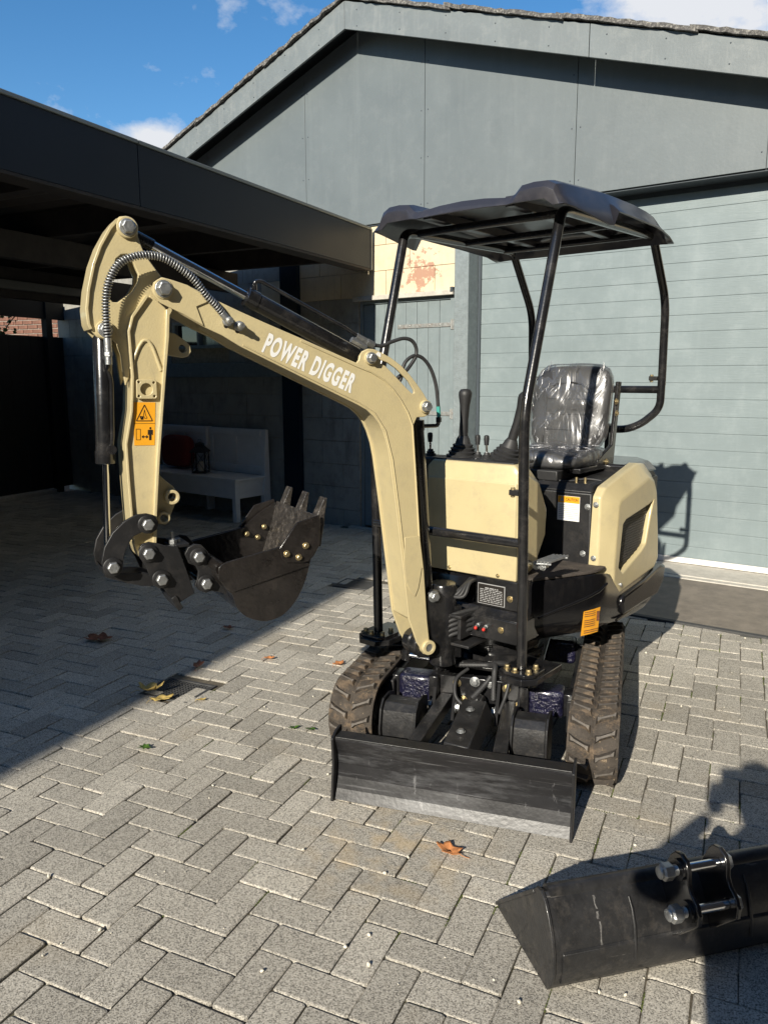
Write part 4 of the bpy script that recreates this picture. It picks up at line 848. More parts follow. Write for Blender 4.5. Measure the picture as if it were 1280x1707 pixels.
BACK = [(p.x, p.z) for p in smooth_path([(a, 0, b) for a, b in BACK], 4)]
M['edge_steel'] = paint('painted_glint_steel', (.035, .031, .028), .34, var=.5, vscale=30, bump=.7, bscale=75, coat=.6, dust=(.24, .21, .18), dscale=45, damt=.55)  # pale flecks in the colour imitate sun glints on lip and teeth
q = ribbon(BACK, -.010, BW0, BW1, MB(FB)); bkt = q.build('bucket', M['bucket_black'], ex, bevel=.0015, smooth=50)
SIDE = [(.935, .988), (.91, 1.0), (.81, 1.016), (.71, 1.032), (.64, 1.085), (.565, 1.125)]+[(a+.001, b) for a, b in BACK[::-1]]
for w0, w1 in ((BW1-.002, BW1+.008), (BW0-.008, BW0+.002)):
    o = MB(FB).plate(SIDE, [], w0, w1).build('side_plate', M['bucket_black'], bkt, bevel=.002)
    s = 1 if w0 > 0 else -1; e0 = w1 if s > 0 else w0
    band = [(.942, .985), (.93, .996), (.905, 1.003), (.71, 1.034), (.70, .99), (.612, .963), (.602, .955), (.605, .950), (.893, .893), (.915, .905), (.944, .945)]
    a, b2 = sorted((e0, e0+s*.007)); MB(FB).plate(band, [], a, b2).build('edge_band', M['bucket_black'], bkt, bevel=.002)
    cut_ = [(.722, 1.03), (.652, 1.117), (.566, 1.136), (.562, 1.11), (.567, 1.025), (.590, .988), (.612, .970), (.635, .968), (.698, .976), (.714, .995)]
    e1 = e0+s*.0072; a, b2 = sorted((e1, e1+s*.008)); c_ = MB(FB).plate(cut_, [], a, b2).build('side_cutter', M['bucket_black'], bkt, bevel=.0015)
    for u, z in ((.696, 1.008), (.622, 1.030), (.650, .990)):
        bolt(FB, (u, e1+s*.008, z), (0, s, 0), .0105, M['brass'], c_, washer=1.2); bolt(FB, (u, e0-s*.018, z), (0, -s, 0), .0095, M['brass'], c_, washer=1.2)
q = MB(FB); q.plate([(.620, .90), (.565, 1.055), (.548, 1.125), (.562, 1.13), (.583, 1.06), (.636, .905)], [], BW0+.002, BW1-.002); lip = q.build('cutting_edge', M['edge_steel'], bkt, bevel=.0015)
for wc in (.085, -.075, -.235):
    q = MB(FB); q.loft([[(u0, w_, z0) for u0, w_, z0 in r] for r in ([(.590, wc-.026, 1.02), (.590, wc+.026, 1.02), (.545, wc+.026, 1.01), (.545, wc-.026, 1.01)], [(.566, wc-.026, 1.105), (.566, wc+.026, 1.105), (.530, wc+.026, 1.095), (.530, wc-.026, 1.095)], [(.556, wc-.021, 1.125), (.556, wc+.021, 1.125), (.527, wc+.021, 1.115), (.527, wc-.021, 1.115)], [(.524, wc-.021, 1.192), (.524, wc+.021, 1.192), (.514, wc+.021, 1.188), (.514, wc-.021, 1.188)])])
    q.build('tooth', M['edge_steel'], bkt, bevel=.002)
EAR = [(1.025, 1.02), (1.012, 1.043), (.99, 1.052), (.966, 1.047), (.948, 1.026), (.924, .985), (.90, .965), (.86, .88), (.872, .85), (.905, .866), (.935, .876), (.957, .872), (.982, .885), (.995, .905), (.985, .925), (.98, .954), (.99, .975), (1.012, .985)]
for w0, w1 in ((.013, .027), (-.177, -.163)):
    o = MB(FB).plate(EAR, [], w0, w1).build('bucket_ear', M['black_satin'], bkt, bevel=.002)
    if w0 > 0:
        for u, z in ((.980, 1.008), (.957, .908)):
            q = MB(FB); q.lathe((u, .027, z), (0, 1, 0), [(0, .030), (.006, .030), (.008, .027)], 22); q.build('pin_boss', M['black_satin'], o); bolt(FB, (u, .035, z), (0, 1, 0), .020, M['zinc'], o, washer=0)
q = MB(FB); q.cyl((.980, -.165, 1.008), (.980, .015, 1.008), .016); q.cyl((.957, -.165, .908), (.957, .015, .908), .016); q.cyl((.925, BW0+.002, .975), (.925, BW1-.004, .975), .022, 20); q.build('cross_tube', M['bucket_black'], bkt)
# ---- swing bracket
q = MB(FB); q.lathe((-.125, -.075, .37), (0, 0, 1), [(0, .055), (.01, .06), (.36, .06), (.37, .055)], 24); q.plate([(-.19, .40), (-.05, .43), (.03, .44), (.045, .489), (.03, .53), (-.02, .56), (-.05, .62), (-.19, .64)], [], -.128, -.022)
q.lathe((0, -.132, .489), (0, 1, 0), [(0, .050), (.008, .056), (.05, .056), (.058, .050), (.075, .050), (.08, .056), (.106, .056), (.112, .050)], 24)
swb = q.build('swing_bracket', M['black_gloss'], ex, bevel=.003)
for w0, w1 in ((-.036, -.020), (-.130, -.114)):
    MB(FB).plate([(-.008, .70), (-.014, .722), (-.037, .735), (-.062, .726), (-.088, .70), (-.17, .63), (-.19, .56), (-.19, .45), (-.02, .45), (-.01, .55)], [], w0, w1).build('bracket_plate', M['black_gloss'], swb, bevel=.003)
bolt(FB, (-.039, -.020, .703), (0, 1, 0), .021, M['zinc'], swb, washer=1.25)
# ---- house: platform, skirts, covers
PLAN = [(.265, -.29), (.295, -.268), (.322, -.215), (.36, -.14), (.41, -.05), (.45, .03), (.470, .09), (.474, .18), (.475, .30), (.475, .44), (.475, .58), (.472, .70), (.462, .82), (.43, .94), (.38, 1.03), (.30, 1.09), (.16, 1.13), (0, 1.14)]
plan = PLAN+[(-x, y) for x, y in PLAN[-2::-1]]
def skirt_top(y):
    tab = [(-.4, .752), (.17, .752), (.20, .70), (.4, .66), (.85, .66), (1.2, .68)]
    for (a, va), (b, vb) in zip(tab[:-1], tab[1:]):
        if a <= y <= b: return va+(vb-va)*(y-a)/(b-a)
    return .752
def skirt_in(y):   # the lower edge is narrower towards the front
    return .86 if y < 0 else (.86+.12*min(1, y/.4))
q = MB(FH); rings = []
for f, k in ((0, 0), (.03, .3), (.16, .75), (.30, 1.0), (.36, 1.0), (.93, 1.0), (1.0, .96)):
    rr_ = []
    for x, y in plan:
        zt = skirt_top(y); z0 = .470-.02*max(0, min(1, (y-.2)/.4))+.05*max(0, (y-.75)/.4); kx = skirt_in(y)+(1-skirt_in(y))*min(1, k)
        kk = .985 if f == 1.0 else 1.0
        rr_.append((x*kx*kk, .42+(y-.42)*(.955+.045*min(1, k))*kk, z0+(zt-z0)*f))
    rings.append(rr_)
q.loft(rings)
hs_ = q.build('house_skirt', M['skirt'], ex, smooth=40, bevel=.004)
fm = [(x*.97, y*.98) for x, y in PLAN[:8]]+[(-x*.97, y*.98) for x, y in PLAN[7::-1]]
q = MB(FH); q.plate(fm, [], .754, .768, 'z'); q.build('floor_mat', M['mat'], ex, smooth=0, bevel=.004)
# skirt relief lines (swage) on the right side
def side_at(y, z, out=0.0, s=1):
    ys = [p[1] for p in PLAN]; xs = [p[0] for p in PLAN]
    for i in range(len(ys)-1):
        if ys[i] <= y <= ys[i+1]: f = (y-ys[i])/(ys[i+1]-ys[i]); return (s*(xs[i]+(xs[i+1]-xs[i])*f+out), y, z)
    return (s*xs[-1], y, z)
for s in (1, -1):
    for a, b2 in (((-.21, .590), (.165, .690)), ((.30, .48), (.62, .50))):
        n = 14; q = MB(FH); q.tube([side_at(a[0]+(b2[0]-a[0])*k/n, a[1]+(b2[1]-a[1])*k/n, -.002, s) for k in range(n+1)], .0075, 8); q.build('swage_line', M['skirt'], hs_, smooth=60)
for s in (1, -1):
    q = MB(FH); q.loft([[(s*x, y, z) for y, z in ((.345, .500), (.318, .560), (.335, .596), (.62, .618), (.83, .655), (.905, .640), (.885, .560), (.80, .500))] for x in (.40, .494)]); q.build('counterweight_ledge', M['skirt'], hs_, bevel=.014, seg=3)
# warning sticker on skirt
q = MB(FH); pts = [side_at(.095, .553, .0025), side_at(.215, .567, .0025), side_at(.205, .445, .0025), side_at(.085, .430, .0025)]
A = [side_at(.155, .553, .004), side_at(.155, .435, .004)]
q.raw([side_at(.0, .590, .003), side_at(.05, .593, .003), side_at(.10, .595, .003), side_at(.092, .480, .0), side_at(.043, .478, .0), side_at(-.007, .476, .0)], [(0, 1, 4, 5), (1, 2, 3, 4)]); so = q.build('sticker', M['orange'], hs_, smooth=0)
q = MB(FH)
for k in range(11):
    z = .586-.0095*k
    if k in (3, 8): continue
    y1 = .065 if k < 8 else .085
    for y0, ya in ((.003, .035), (.035, y1)):
        q.raw([side_at(y0, z, .0046), side_at(ya, z, .0046), side_at(ya, z-.003, .0046), side_at(y0, z-.003, .0046)], [(0, 1, 2, 3)])
q.raw([side_at(.073, .58, .0046), side_at(.09, .58, .0046), side_at(.09, .535, .0046), side_at(.073, .535, .0046)], [(0, 1, 2, 3)]); q.build('small_print', M['leaf_br'], so, smooth=0)
bolt(FH, side_at(.31, .655, .002), (1, 0, 0), .010, M['zinc'], hs_)
# front lower block with data plate
q = MB(FH); q.box((-.20, -.36, .50), (.315, -.10, .60)); q.hexa([(-.06, -.36, .60), (.315, -.36, .60), (.315, -.10, .60), (-.06, -.10, .60), (-.02, -.325, .635), (.30, -.325, .635), (.30, -.10, .635), (-.02, -.10, .635)]); q.box((.075, -.325, .636), (.30, -.10, .765)); q.box((-.06, -.28, .636), (.074, -.10, .765)); q.build('front_frame', M['black_gloss'], ex, bevel=.004)
q = MB(FH); q.box((.088, -.329, .647), (.222, -.3255, .738)); dp = q.build('data_plate', M['grey_print'], ex, smooth=0)
q = MB(FH); q.box((.091, -.3305, .650), (.219, -.3292, .735)); q.build('plate_field', M['black_print'], dp, smooth=0)
q = MB(FH)
rng = random.Random(2)
for r in range(9):
    z = .722-.0078*r; xx = .10 if r else .125
    while xx < (.208 if r else .19):
        l = rng.uniform(.006, .02); q.box((xx, -.3311, z-(.0045 if r == 0 else .003)), (min(xx+l, .211), -.3306, z)); xx += l+.004
tag(q.build('plate_lines', M['grey_print'], dp, smooth=0), kind='stuff')
bolt(FH, (.246, -.326, .688), (0, -1, 0), .010, M['brass'], ex); bolt(FH, (.225, -.361, .555), (0, -1, 0), .010, M['brass'], ex)
for x in (.115, .155):
    q = MB(FH); q.lathe((x, -.36, .56), (.1, -1, -.1), [(0, .009), (.012, .009), (.013, .006), (.03, .006)], 8); o = q.build('grease_nipple', M['zinc'], ex)
    q = MB(FH); q.ell((x+.003, -.392, .552), (.008, .008, .008), 10, 6); q.build('red_cap', M['red'], o)
# bolted bracket plates and hoses between boom and house
q = MB(FH); q.box((-.10, -.46, .600), (.085, -.30, .612)); q.box((.055, -.44, .50), (.072, -.30, .60)); q.box((-.12, -.45, .470), (.12, -.30, .482)); q.build('hose_bracket', M['used_black'], ex, bevel=.002)
rh = random.Random(6)
for k in range(5):
    z = .505+.022*k
    pth = smooth_path([(.10, -.30, z+.03), (.05, -.42, z+.02), (-.01, -.47, z-.004), (-.07, -.455, z-.01), (-.12, -.40, z)], 5); MB(FH).tube(pth, .0095, 10).build('hydraulic_hose', M['rubber'], ex, smooth=60)
for k in range(4):
    pth = smooth_path([(.03+.012*k, -.30, .74), (.035+.014*k, -.38, .715+.01*k), (.01+.02*k, -.42, .69), (-.04+.01*k, -.43, .665+.006*k), (-.09, -.40, .655)], 5); MB(FH).tube(pth, .008, 10).build('hydraulic_hose', M['rubber'], ex, smooth=60)
# front console (beige) with levers
cx0, cx1 = -.205, .268
def ringc(y, z0, z1, inset, r=.03):
    return [(cx0+inset, y, z0), (cx1-inset, y, z0), (cx1-inset, y, z1-r), (cx1-inset-r, y, z1), (cx0+inset+r, y, z1), (cx0+inset, y, z1-r)]
q = MB(FH); q.loft([ringc(-.312, .80, 1.245, .012), ringc(-.300, .79, 1.262, .0), ringc(-.215, .78, 1.262, .0), ringc(-.10, .80, 1.19, .012)])
con = q.build('front_console', M['beige'], ex, bevel=.006, seg=3)
q = MB(FH); q.loft([[(cx0+.0, -.319, .765), (cx1-.0, -.319, .765), (cx1, -.319, .90), (cx1-.012, -.319, .93), (cx0+.012, -.319, .93), (cx0, -.319, .90)], [(cx0+.0, -.25, .765), (cx1, -.25, .765), (cx1, -.25, .90), (cx1-.0, -.25, .93), (cx0+.0, -.25, .93), (cx0, -.25, .90)]]); q.build('console_lower_panel', M['beige'], con, bevel=.005, seg=3)
q = MB(FH); q.loft([[(cx0+.01, -.3165, .945), (cx1-.012, -.3165, .945), (cx1-.012, -.3165, 1.185), (cx0+.01, -.3165, 1.185)], [(cx0, -.29, .94), (cx1-.002, -.29, .94), (cx1-.002, -.29, 1.19), (cx0, -.29, 1.19)]]); q.build('console_front_panel', M['beige'], con, bevel=.006, seg=3)
q = MB(FH)   # right cheek of the console
q.loft([[(.262, -.29, .80), (.262, -.175, .80), (.262, -.085, .93), (.262, -.08, 1.06), (.262, -.16, 1.195), (.262, -.29, 1.24)], [(.288, -.275, .82), (.288, -.185, .82), (.288, -.10, .94), (.288, -.095, 1.05), (.288, -.17, 1.175), (.288, -.275, 1.215)]]); q.build('console_cheek', M['beige'], con, bevel=.005, seg=3)
for x in (-.07, .18):
    for z in (.78,): bolt(FH, (x, -.320, z), (0, -1, 0), .006, M['brass'], con)
q = MB(FH); q.box((cx0+.03, -.29, 1.255), (cx1-.04, -.11, 1.268)); q.build('console_top', M['plastic'], con, bevel=.004)
q = MB(FH); q.box((-.335, -.25, 1.12), (cx0-.002, -.11, 1.262)); q.build('lever_box', M['plastic'], con, bevel=.01)
def joystick(x, y, lean, name='joystick'):
    q = MB(FH); rings = [(0, .072), (.012, .075), (.016, .06), (.028, .066), (.032, .052), (.044, .057), (.048, .044), (.060, .047), (.064, .036), (.085, .03), (.10, .022)]
    ax = Vector((lean, 0, 1)).normalized(); q.lathe((x, y, 1.262), ax, rings, 20); o = q.build('joystick_boot', M['rubber'], ex, smooth=40)
    q = MB(FH); b = Vector((x, y, 1.262)); q.lathe(b+ax*.09, ax, [(0, .020), (.03, .021), (.08, .019), (.15, .023), (.19, .030), (.205, .030), (.218, .022), (.221, .008)], 18); q.build(name, M['plastic'], o, smooth=50)
joystick(-.105, -.17, .04); joystick(.115, -.16, .32)
for x in (-.022, .024, -.282):
    q = MB(FH); q.lathe((x, -.17, 1.262), (0, 0, 1), [(0, .026), (.008, .026), (.010, .018), (.018, .020), (.020, .014), (.03, .012)], 14); o = q.build('lever_boot', M['rubber'], ex, smooth=40)
    q = MB(FH); q.cyl((x, -.17, 1.28), (x, -.175, 1.34), .0055, 10); q.build('lever_rod', M['chrome'], o)
    q = MB(FH); q.lathe((x, -.174, 1.325), (0, 0, 1), [(0, .010), (.03, .0125), (.042, .011), (.045, .005)], 14); q.build('lever_knob', M['plastic'], o)
# pedal
q = MB(FH); q.cyl((.28, -.24, .842), (.36, -.28, .842), .009, 12); pd = q.build('pedal_shaft', M['zinc'], ex)
q = MB(FH)
for k in range(5): q.bar((.355+.013*k, -.335+.006*k, .868), (.395+.013*k, -.225+.006*k, .885), .008, .010)
q.bar((.35, -.33, .862), (.42, -.30, .862), .014, .008); q.bar((.38, -.24, .878), (.45, -.21, .878), .014, .008); q.box((.35, -.30, .835), (.385, -.25, .86)); q.build('pedal', M['zinc'], pd, bevel=.002)
for dx in (0, .03): bolt(FH, (.352+dx, -.302, .845), (0, -1, 0), .012, M['zinc'], pd, washer=1.3)
# seat support bulkhead and engine bay
q = MB(FH); q.box((-.385, .16, .55), (.385, 1.02, 1.10)); q.hexa([(-.385, .16, 1.10), (.385, .16, 1.10), (.385, 1.0, 1.10), (-.385, 1.0, 1.10), (-.375, .20, 1.135), (.365, .20, 1.135), (.36, .95, 1.165), (-.37, .95, 1.165)]); bulk = q.build('engine_bulkhead', M['black_satin'], ex, bevel=.008)
q = MB(FH); q.box((-.17, .20, 1.135), (.19, .72, 1.185)); q.build('seat_base', M['plastic'], ex, bevel=.006)
q = MB(FH); q.loft([[(x, y, 1.14+.05*t) for x, y in ((-.36+.03*t, .60), (.40-.04*t, .60), (.42-.05*t, .90), (.30-.03*t, 1.03), (-.28+.03*t, 1.03), (-.38+.03*t, .9))] for t in (0, 1)]); q.build('engine_hood', M['black_gloss'], ex, bevel=.012, seg=3)
for x, z in ((.366, 1.036), (.352, .815)): bolt(FH, (x, .159, z), (0, -1, 0), .010, M['zinc'], bulk)
for x, y in ((.27, .24), (.31, .25)): 
    q = MB(FH); q.lathe((x, y, 1.128), (0, 0, 1), [(0, .012), (.008, .012), (.009, .007), (.03, .007)], 8); q.build('stud', M['brass'], bulk)
q = MB(FH); q.tube(smooth_path([(.10, .19, 1.12), (.14, .22, 1.142), (.22, .24, 1.135), (.29, .30, 1.145), (.36, .32, 1.14)], 5), .005, 8); q.build('cable', M['rubber'], bulk, smooth=60)
# caution sticker
q = MB(FH); q.box((.218, .1575, .962), (.328, .1595, 1.078)); cs_ = q.build('caution_sticker', M['white'], ex, smooth=0)
q = MB(FH); q.box((.219, .1568, 1.046), (.327, .1574, 1.077)); q.build('sticker_header', M['orange'], cs_, smooth=0)
q = MB(FH); q.raw([(.228, .1562, 1.052), (.252, .1562, 1.052), (.240, .1562, 1.072)], [(0, 1, 2)])
for k in range(8):
    z = 1.037-.0088*k
    q.raw([(.224, .1569, z), (.322 if k % 3 else .30, .1569, z), (.322 if k % 3 else .30, .1569, z-.0025), (.224, .1569, z-.0025)], [(0, 1, 2, 3)])
q.build('small_print', M['grey_print'], cs_, smooth=0)
text('CAUTION', FH, (.258, .1564, 1.056), (1, 0, 0), (0, 0, 1), .013, M['black_print'], cs_, 'caution_text', width=.062, bold=.01, push=(0, -1, 0))
# side covers (beige) with vents
def cover(s):
    X = lambda x: s*x
    outer = [(.318, .618), (.235, .69), (.232, .77), (.255, 1.036), (.275, 1.06), (.62, 1.130), (.70, 1.105), (.745, 1.04), (.772, .92), (.800, .80), (.815, .69), (.76, .650)]
    front = [(.285, .60), (.185, .69), (.160, .76), (.165, 1.085), (.21, 1.125), (.58, 1.205), (.68, 1.195), (.80, 1.13), (.835, 1.0), (.87, .88), (.90, .70), (.85, .63)]
    vent = [(.283, .745), (.312, .943), (.345, .961), (.64, .995), (.697, 1.008), (.665, .93), (.622, .80), (.57, .775), (.334, .707)]
    q = MB(FH); n = len(outer)
    base = [(.30, .60), (.16, .69), (.155, .76), (.165, 1.12), (.21, 1.15), (.62, 1.20), (.70, 1.18), (.78, 1.10), (.80, 1.0), (.88, .90), (.90, .72), (.87, .64)]
    r0 = [(X(.388 if z > .8 else .382), y, z) for y, z in front]; r1 = [(X(.425), y, z) for y, z in front]
    r2 = [(X(.480), y, z) for y, z in outer]
    q.loft([r0, r1, r2], caps=False)
    # face with vent opening
    bmf = MB(); bmf.plate(outer, [vent], 0, .0001, 'x')
    half = len(bmf.v)//2; nf = [f for f in bmf.f if all(i < half for i in f)]
    q.raw([(X(.480), v[1], v[2]) for v in bmf.v[:half]], nf)
    # vent well
    rin = [(X(.480), y, z) for y, z in vent]; rdp = [(X(.452), y+.004, z) for y, z in vent]
    q.loft([rin, rdp], caps=False)
    bm = bmesh.new()
    c = q.build('side_cover', M['beige'], ex, smooth=28)
    mb = c.data; b_ = bmesh.new(); b_.from_mesh(mb); bmesh.ops.remove_doubles(b_, verts=b_.verts, dist=.0005); bmesh.ops.recalc_face_normals(b_, faces=b_.faces); b_.to_mesh(mb); b_.free()
    for p_ in mb.polygons: p_.use_smooth = True
    mb.set_sharp_from_angle(angle=radians(28))
    bv = c.modifiers.new('bevel', 'BEVEL'); bv.width = .008; bv.segments = 3; bv.limit_method = 'ANGLE'; bv.angle_limit = radians(20)
    # mesh grille
    g_ = MB(FH); 
    def inside(y, z):
        r = False; nn = len(vent)
        for i in range(nn):
            (a, b), (c2, d) = vent[i], vent[(i+1) % nn]
            if (b > z) != (d > z) and y < (c2-a)*(z-b)/(d-b)+a: r = not r
        return r
    yy = .37; row = 0
    step = .0125
    for r in range(26):
        z = .70+r*step
        for k in range(36):
            y = .275+k*.0125+(r % 2)*.00625
            if inside(y, z):
                for dy, dz in ((.00625, .0125), (-.00625, .0125)): g_.bar((X(.455), y, z), (X(.455), y+dy, z+dz), .0028, .0028, up=(1, 0, 0))
    tag(g_.build('vent_mesh', M['black_satin'], c, smooth=0), kind='stuff')
    k_ = MB(FH); k_.raw([(X(.40), y, z) for y, z in vent], [tuple(range(len(vent)))]); k_.build('vent_back', M['black_print'], c, smooth=0)
    rc = MB(FH); rc.ell((X(.43), .40, .76), (.01, .02, .02), 12, 8); rc.build('red_cap', M['red'], c)
    for y, z in ((.160, 1.05), (.158, .80)): bolt(FH, (X(.405), y, z), (0, -1, 0), .009, M['zinc'], c)
cover(1); cover(-1)
# seat
q = MB(FH)
def cushion_rings(c0, c1, hw, prof):
    return None
def slab(F, mapf, hw, hl, t, name, mat, nx=18, nl=16, puff=.02, scale=1.0, wr=0.0, seed=1):
    """rounded pad: local a across, b along, thickness along n, then mapf(a,b,n)"""
    q = MB(F); rings = []
    N = 40
    for k, (ins, n_) in enumerate(((.03, 0), (.008, t*.12), (0, t*.35), (0, t*.62), (.01, t*.86), (.03, t), (.07, t+puff*.5), (.13, t+puff), (hw*.85, t+puff*1.1))):
        r = []
        for i in range(N):
            a = 2*pi*i/N; ca, sa = cos(a), sin(a); p_ = 5.0
            k2 = (abs(ca)**p_+abs(sa)**p_)**(-1/p_); A = ca*k2*(hw-min(ins, hw*.97))*scale; B = sa*k2*(hl-min(ins, hl*.97))*scale
            if k == 8: A, B = ca*k2*hw*.03, sa*k2*(hl-hw*.97 if hl > hw else .01)
            w = wr*mnoise.noise(Vector((A*14, B*14, n_*20+seed)))
            r.append(mapf(A*(1+w), B*(1+w), n_+w*.8))
        rings.append(r)
    q.loft(rings); return q
tilt = radians(11)
def mback(a, b, n): return (.035+a, .655+sin(tilt)*b*1.0-n*cos(tilt)+.03, 1.47+b*cos(tilt)-n*sin(tilt)*.3)
def mseat(a, b, n): return (.035+a, .47+b, 1.185+n+.04*(b+.2)*-.5*-1*.3)
def mback_b(a, b, n): return mback(a, b, n)
se = empty('seat', Vector((0, 0, 0)))
bpy.data.objects.remove(se)
q = slab(FH, mseat, .215, .235, .07, 'seat_cushion', M['seat'], puff=.012); seat = q.build('seat_cushion', M['seat'], ex, smooth=60)
q = slab(FH, mback, .208, .215, .075, 'seat_back', M['seat'], puff=.010); sb_ = q.build('seat_back', M['seat'], ex, smooth=60)
q = MB(FH)   # stitched panel lines
for zz in (-.03, .05, -.11): q.tube([mback(-.11, zz, .087), mback(0, zz, .0885), mback(.11, zz, .087)], .004, 6)
q.tube([mback(x_, z_, .086) for x_, z_ in ((-.115, -.18), (-.12, .09), (-.07, .125), (0, .135), (.07, .125), (.12, .09), (.115, -.18))], .005, 6)
tag(q.build('seat_piping', M['seat'], sb_, smooth=60), kind='stuff')
q = slab(FH, mseat, .225, .245, .078, 'film', M['film'], puff=.016, wr=.03, seed=3); q.build('clear_film', M['film'], seat, smooth=75)
q = slab(FH, mback, .219, .228, .084, 'film', M['film'], puff=.015, wr=.035, seed=9); q.build('clear_film', M['film'], sb_, smooth=75)
# crumpled plastic folds (raised ridges of film)
rf_ = random.Random(12); q = MB(FH)
for _ in range(46):
    sx = rf_.choice((-1, 1)); a = sx*rf_.uniform(.12, .205); b = rf_.uniform(-.2, .2); n_ = .094 if abs(a) < .16 else .080
    L_ = rf_.uniform(.015, .055); da, db = rf_.gauss(0, .4)*L_, L_
    pts = [mback(a+da*t+rf_.gauss(0, .004), b+db*t, n_+rf_.uniform(0, .004)) for t in (0, .33, .66, 1)]
    q.tube(pts, [.0008, .0028, .0024, .0008], 6)
for _ in range(40):
    a = rf_.uniform(-.2, .2); b = rf_.uniform(-.23, .1); L_ = rf_.uniform(.02, .06); da = L_; db = rf_.gauss(0, .5)*L_
    pts = [mseat(a+da*t, b+db*t+rf_.gauss(0, .004), .092+rf_.uniform(0, .004)) for t in (0, .33, .66, 1)]
    q.tube(pts, [.0008, .003, .0024, .0008], 6)
tag(q.build('film_folds', M['film'], sb_, smooth=75), kind='stuff')
q = MB(FH); q.box((-.20, .30, 1.165), (.26, .70, 1.19)); q.loft([[(.243, y, z) for y, z in ((.50, 1.17), (.70, 1.19), (.76, 1.60), (.72, 1.60), (.67, 1.28), (.50, 1.215))], [(.262, y, z) for y, z in ((.50, 1.17), (.70, 1.19), (.76, 1.60), (.72, 1.60), (.67, 1.28), (.50, 1.215))]]); q.build('seat_frame', M['black_gloss'], ex, bevel=.004)
for y, z in ((.70, 1.44), (.60, 1.20), (.69, 1.50)): bolt(FH, (.2625, y, z), (1, 0, 0), .011, M['brass'], ex)
# ---- canopy frame
PR = .0212
rt = [(.378, -.453, .45), (.378, -.490, 1.49), (.378, -.236, 2.262), (.378, -.17, 2.275), (.378, .70, 2.300), (.378, .78, 2.295), (.378, 1.005, 2.01), (.378, 1.015, 1.58)]
fr_ = MB(FH).tube(rt, PR, 16, fillet=.09, steps=7).build('canopy_post', M['black_gloss'], ex, smooth=60)
lt = [(-.378, -.448, .45), (-.378, -.470, 1.49), (-.378, -.250, 2.258), (-.378, -.18, 2.272), (-.378, .66, 2.300), (-.378, .74, 2.295), (-.378, .98, 1.98), (-.378, 1.0, 1.58)]
MB(FH).tube(lt, PR, 16, fillet=.09, steps=7).build('canopy_post', M['black_gloss'], ex, smooth=60)
for s in (1, -1):
    MB(FH).tube([(s*.378, 1.012, 1.60), (s*.378, 1.01, 1.455), (s*.29, .995, 1.375), (s*.215, .985, 1.342), (s*.10, .98, 1.338)], PR*.98, 16, fillet=.05, steps=7).build('hoop_tube', M['black_gloss'], ex, smooth=60)
    MB(FH).box((s*.11-.012, .96, 1.15), (s*.11+.012, 1.0, 1.37)).build('hoop_bracket', M['black_gloss'], ex, smooth=0, bevel=.003)
MB(FH).tube([(-.375, 1.012, 1.556), (.375, 1.012, 1.556)], PR*.95, 16).build('rear_crossbar', M['black_gloss'], ex, smooth=60)
MB(FH).tube([(-.375, -.468, .972), (.375, -.470, .972)], PR*.95, 16).build('front_crossbar', M['black_gloss'], ex, smooth=60)
for y, z in ((-.16, 2.272), (.25, 2.282), (.64, 2.292)): MB(FH).tube([(-.375, y, z), (.375, y, z)], PR*.8, 12).build('roof_crossbar', M['black_gloss'], ex, smooth=60)
def clampb(p, sx, sy=0):
    q = MB(FH); p = Vector(p); d = Vector((sx, sy, 0)); q.bar(p, p+d*.045, .03, .022); o = q.build('pipe_clamp', M['black_satin'], ex, bevel=.002)
    for k in (-1, 1): bolt(FH, p+d*.034+Vector((0, 0, .010*k)), (0, 0, k), .009, M['brass'], o, washer=1.2)
clampb((.362, -.472, 1.175), -1); clampb((.362, 1.0, 1.615), -1); clampb((-.362, 1.0, 1.615), 1)
for s, yb in ((1, -.453), (-1, -.448)):
    q = MB(FH); ol = [(s*.378+a*.075, yb+b*.065) for a, b in ((-1, -.6), (-.6, -1), (.6, -1), (1, -.6), (1, .9), (-1, .9))]; q.plate(ol, [], .432, .446, 'z'); bp2 = q.build('base_plate', M['black_gloss'], ex, bevel=.002)
    q = MB(FH); ol = [(s*.378+a*.09, yb+b*.085) for a, b in ((-1, -.4), (-.5, -1), (.5, -1), (1, -.4), (1, 2.2), (-1, 2.2))]; q.plate(ol, [], .405, .4315, 'z'); q.build('base_bracket', M['black_gloss'], bp2, bevel=.003)
    for a, b in ((-.7, -.55), (.7, -.55), (-.05, -.82), (.65, .6)): bolt(FH, (s*.378+a*.07, yb+b*.06, .446), (0, 0, 1), .011, M['brass'], bp2, h=.016, washer=1.3)
# ---- canopy roof: moulded shell
def lerp_tab(tab, y):
    if y <= tab[0][0]: return tab[0][1]
    for (a, va), (b, vb) in zip(tab[:-1], tab[1:]):
        if a <= y <= b: return va+(vb-va)*(y-a)/(b-a)
    return tab[-1][1]
RIM = [(-.375, 2.262), (-.30, 2.258), (-.03, 2.228), (.0, 2.230), (.035, 2.290), (.45, 2.286), (.66, 2.275), (.75, 2.258)]
HUP = [(-.375, -.035), (-.355, -.006), (-.31, .002), (.0, .016), (.3, .018), (.55, .008), (.66, -.006), (.72, -.035), (.75, -.085)]
WID = [(-.375, .905), (-.30, .93), (.05, 1.0), (.5, 1.02), (.75, .97)]
CSEC = [(.505, None), (.478, 2.300), (.452, 2.345), (.415, 2.362), (.355, 2.364), (.298, 2.358), (.268, 2.330), (.24, 2.320), (.12, 2.332), (.0, 2.336)]
q = MB(FH); rings = []
ys_ = [-.375, -.372, -.355, -.31, -.22, -.12, -.03, .0, .035, .14, .3, .45, .55, .62, .66, .69, .72, .75]
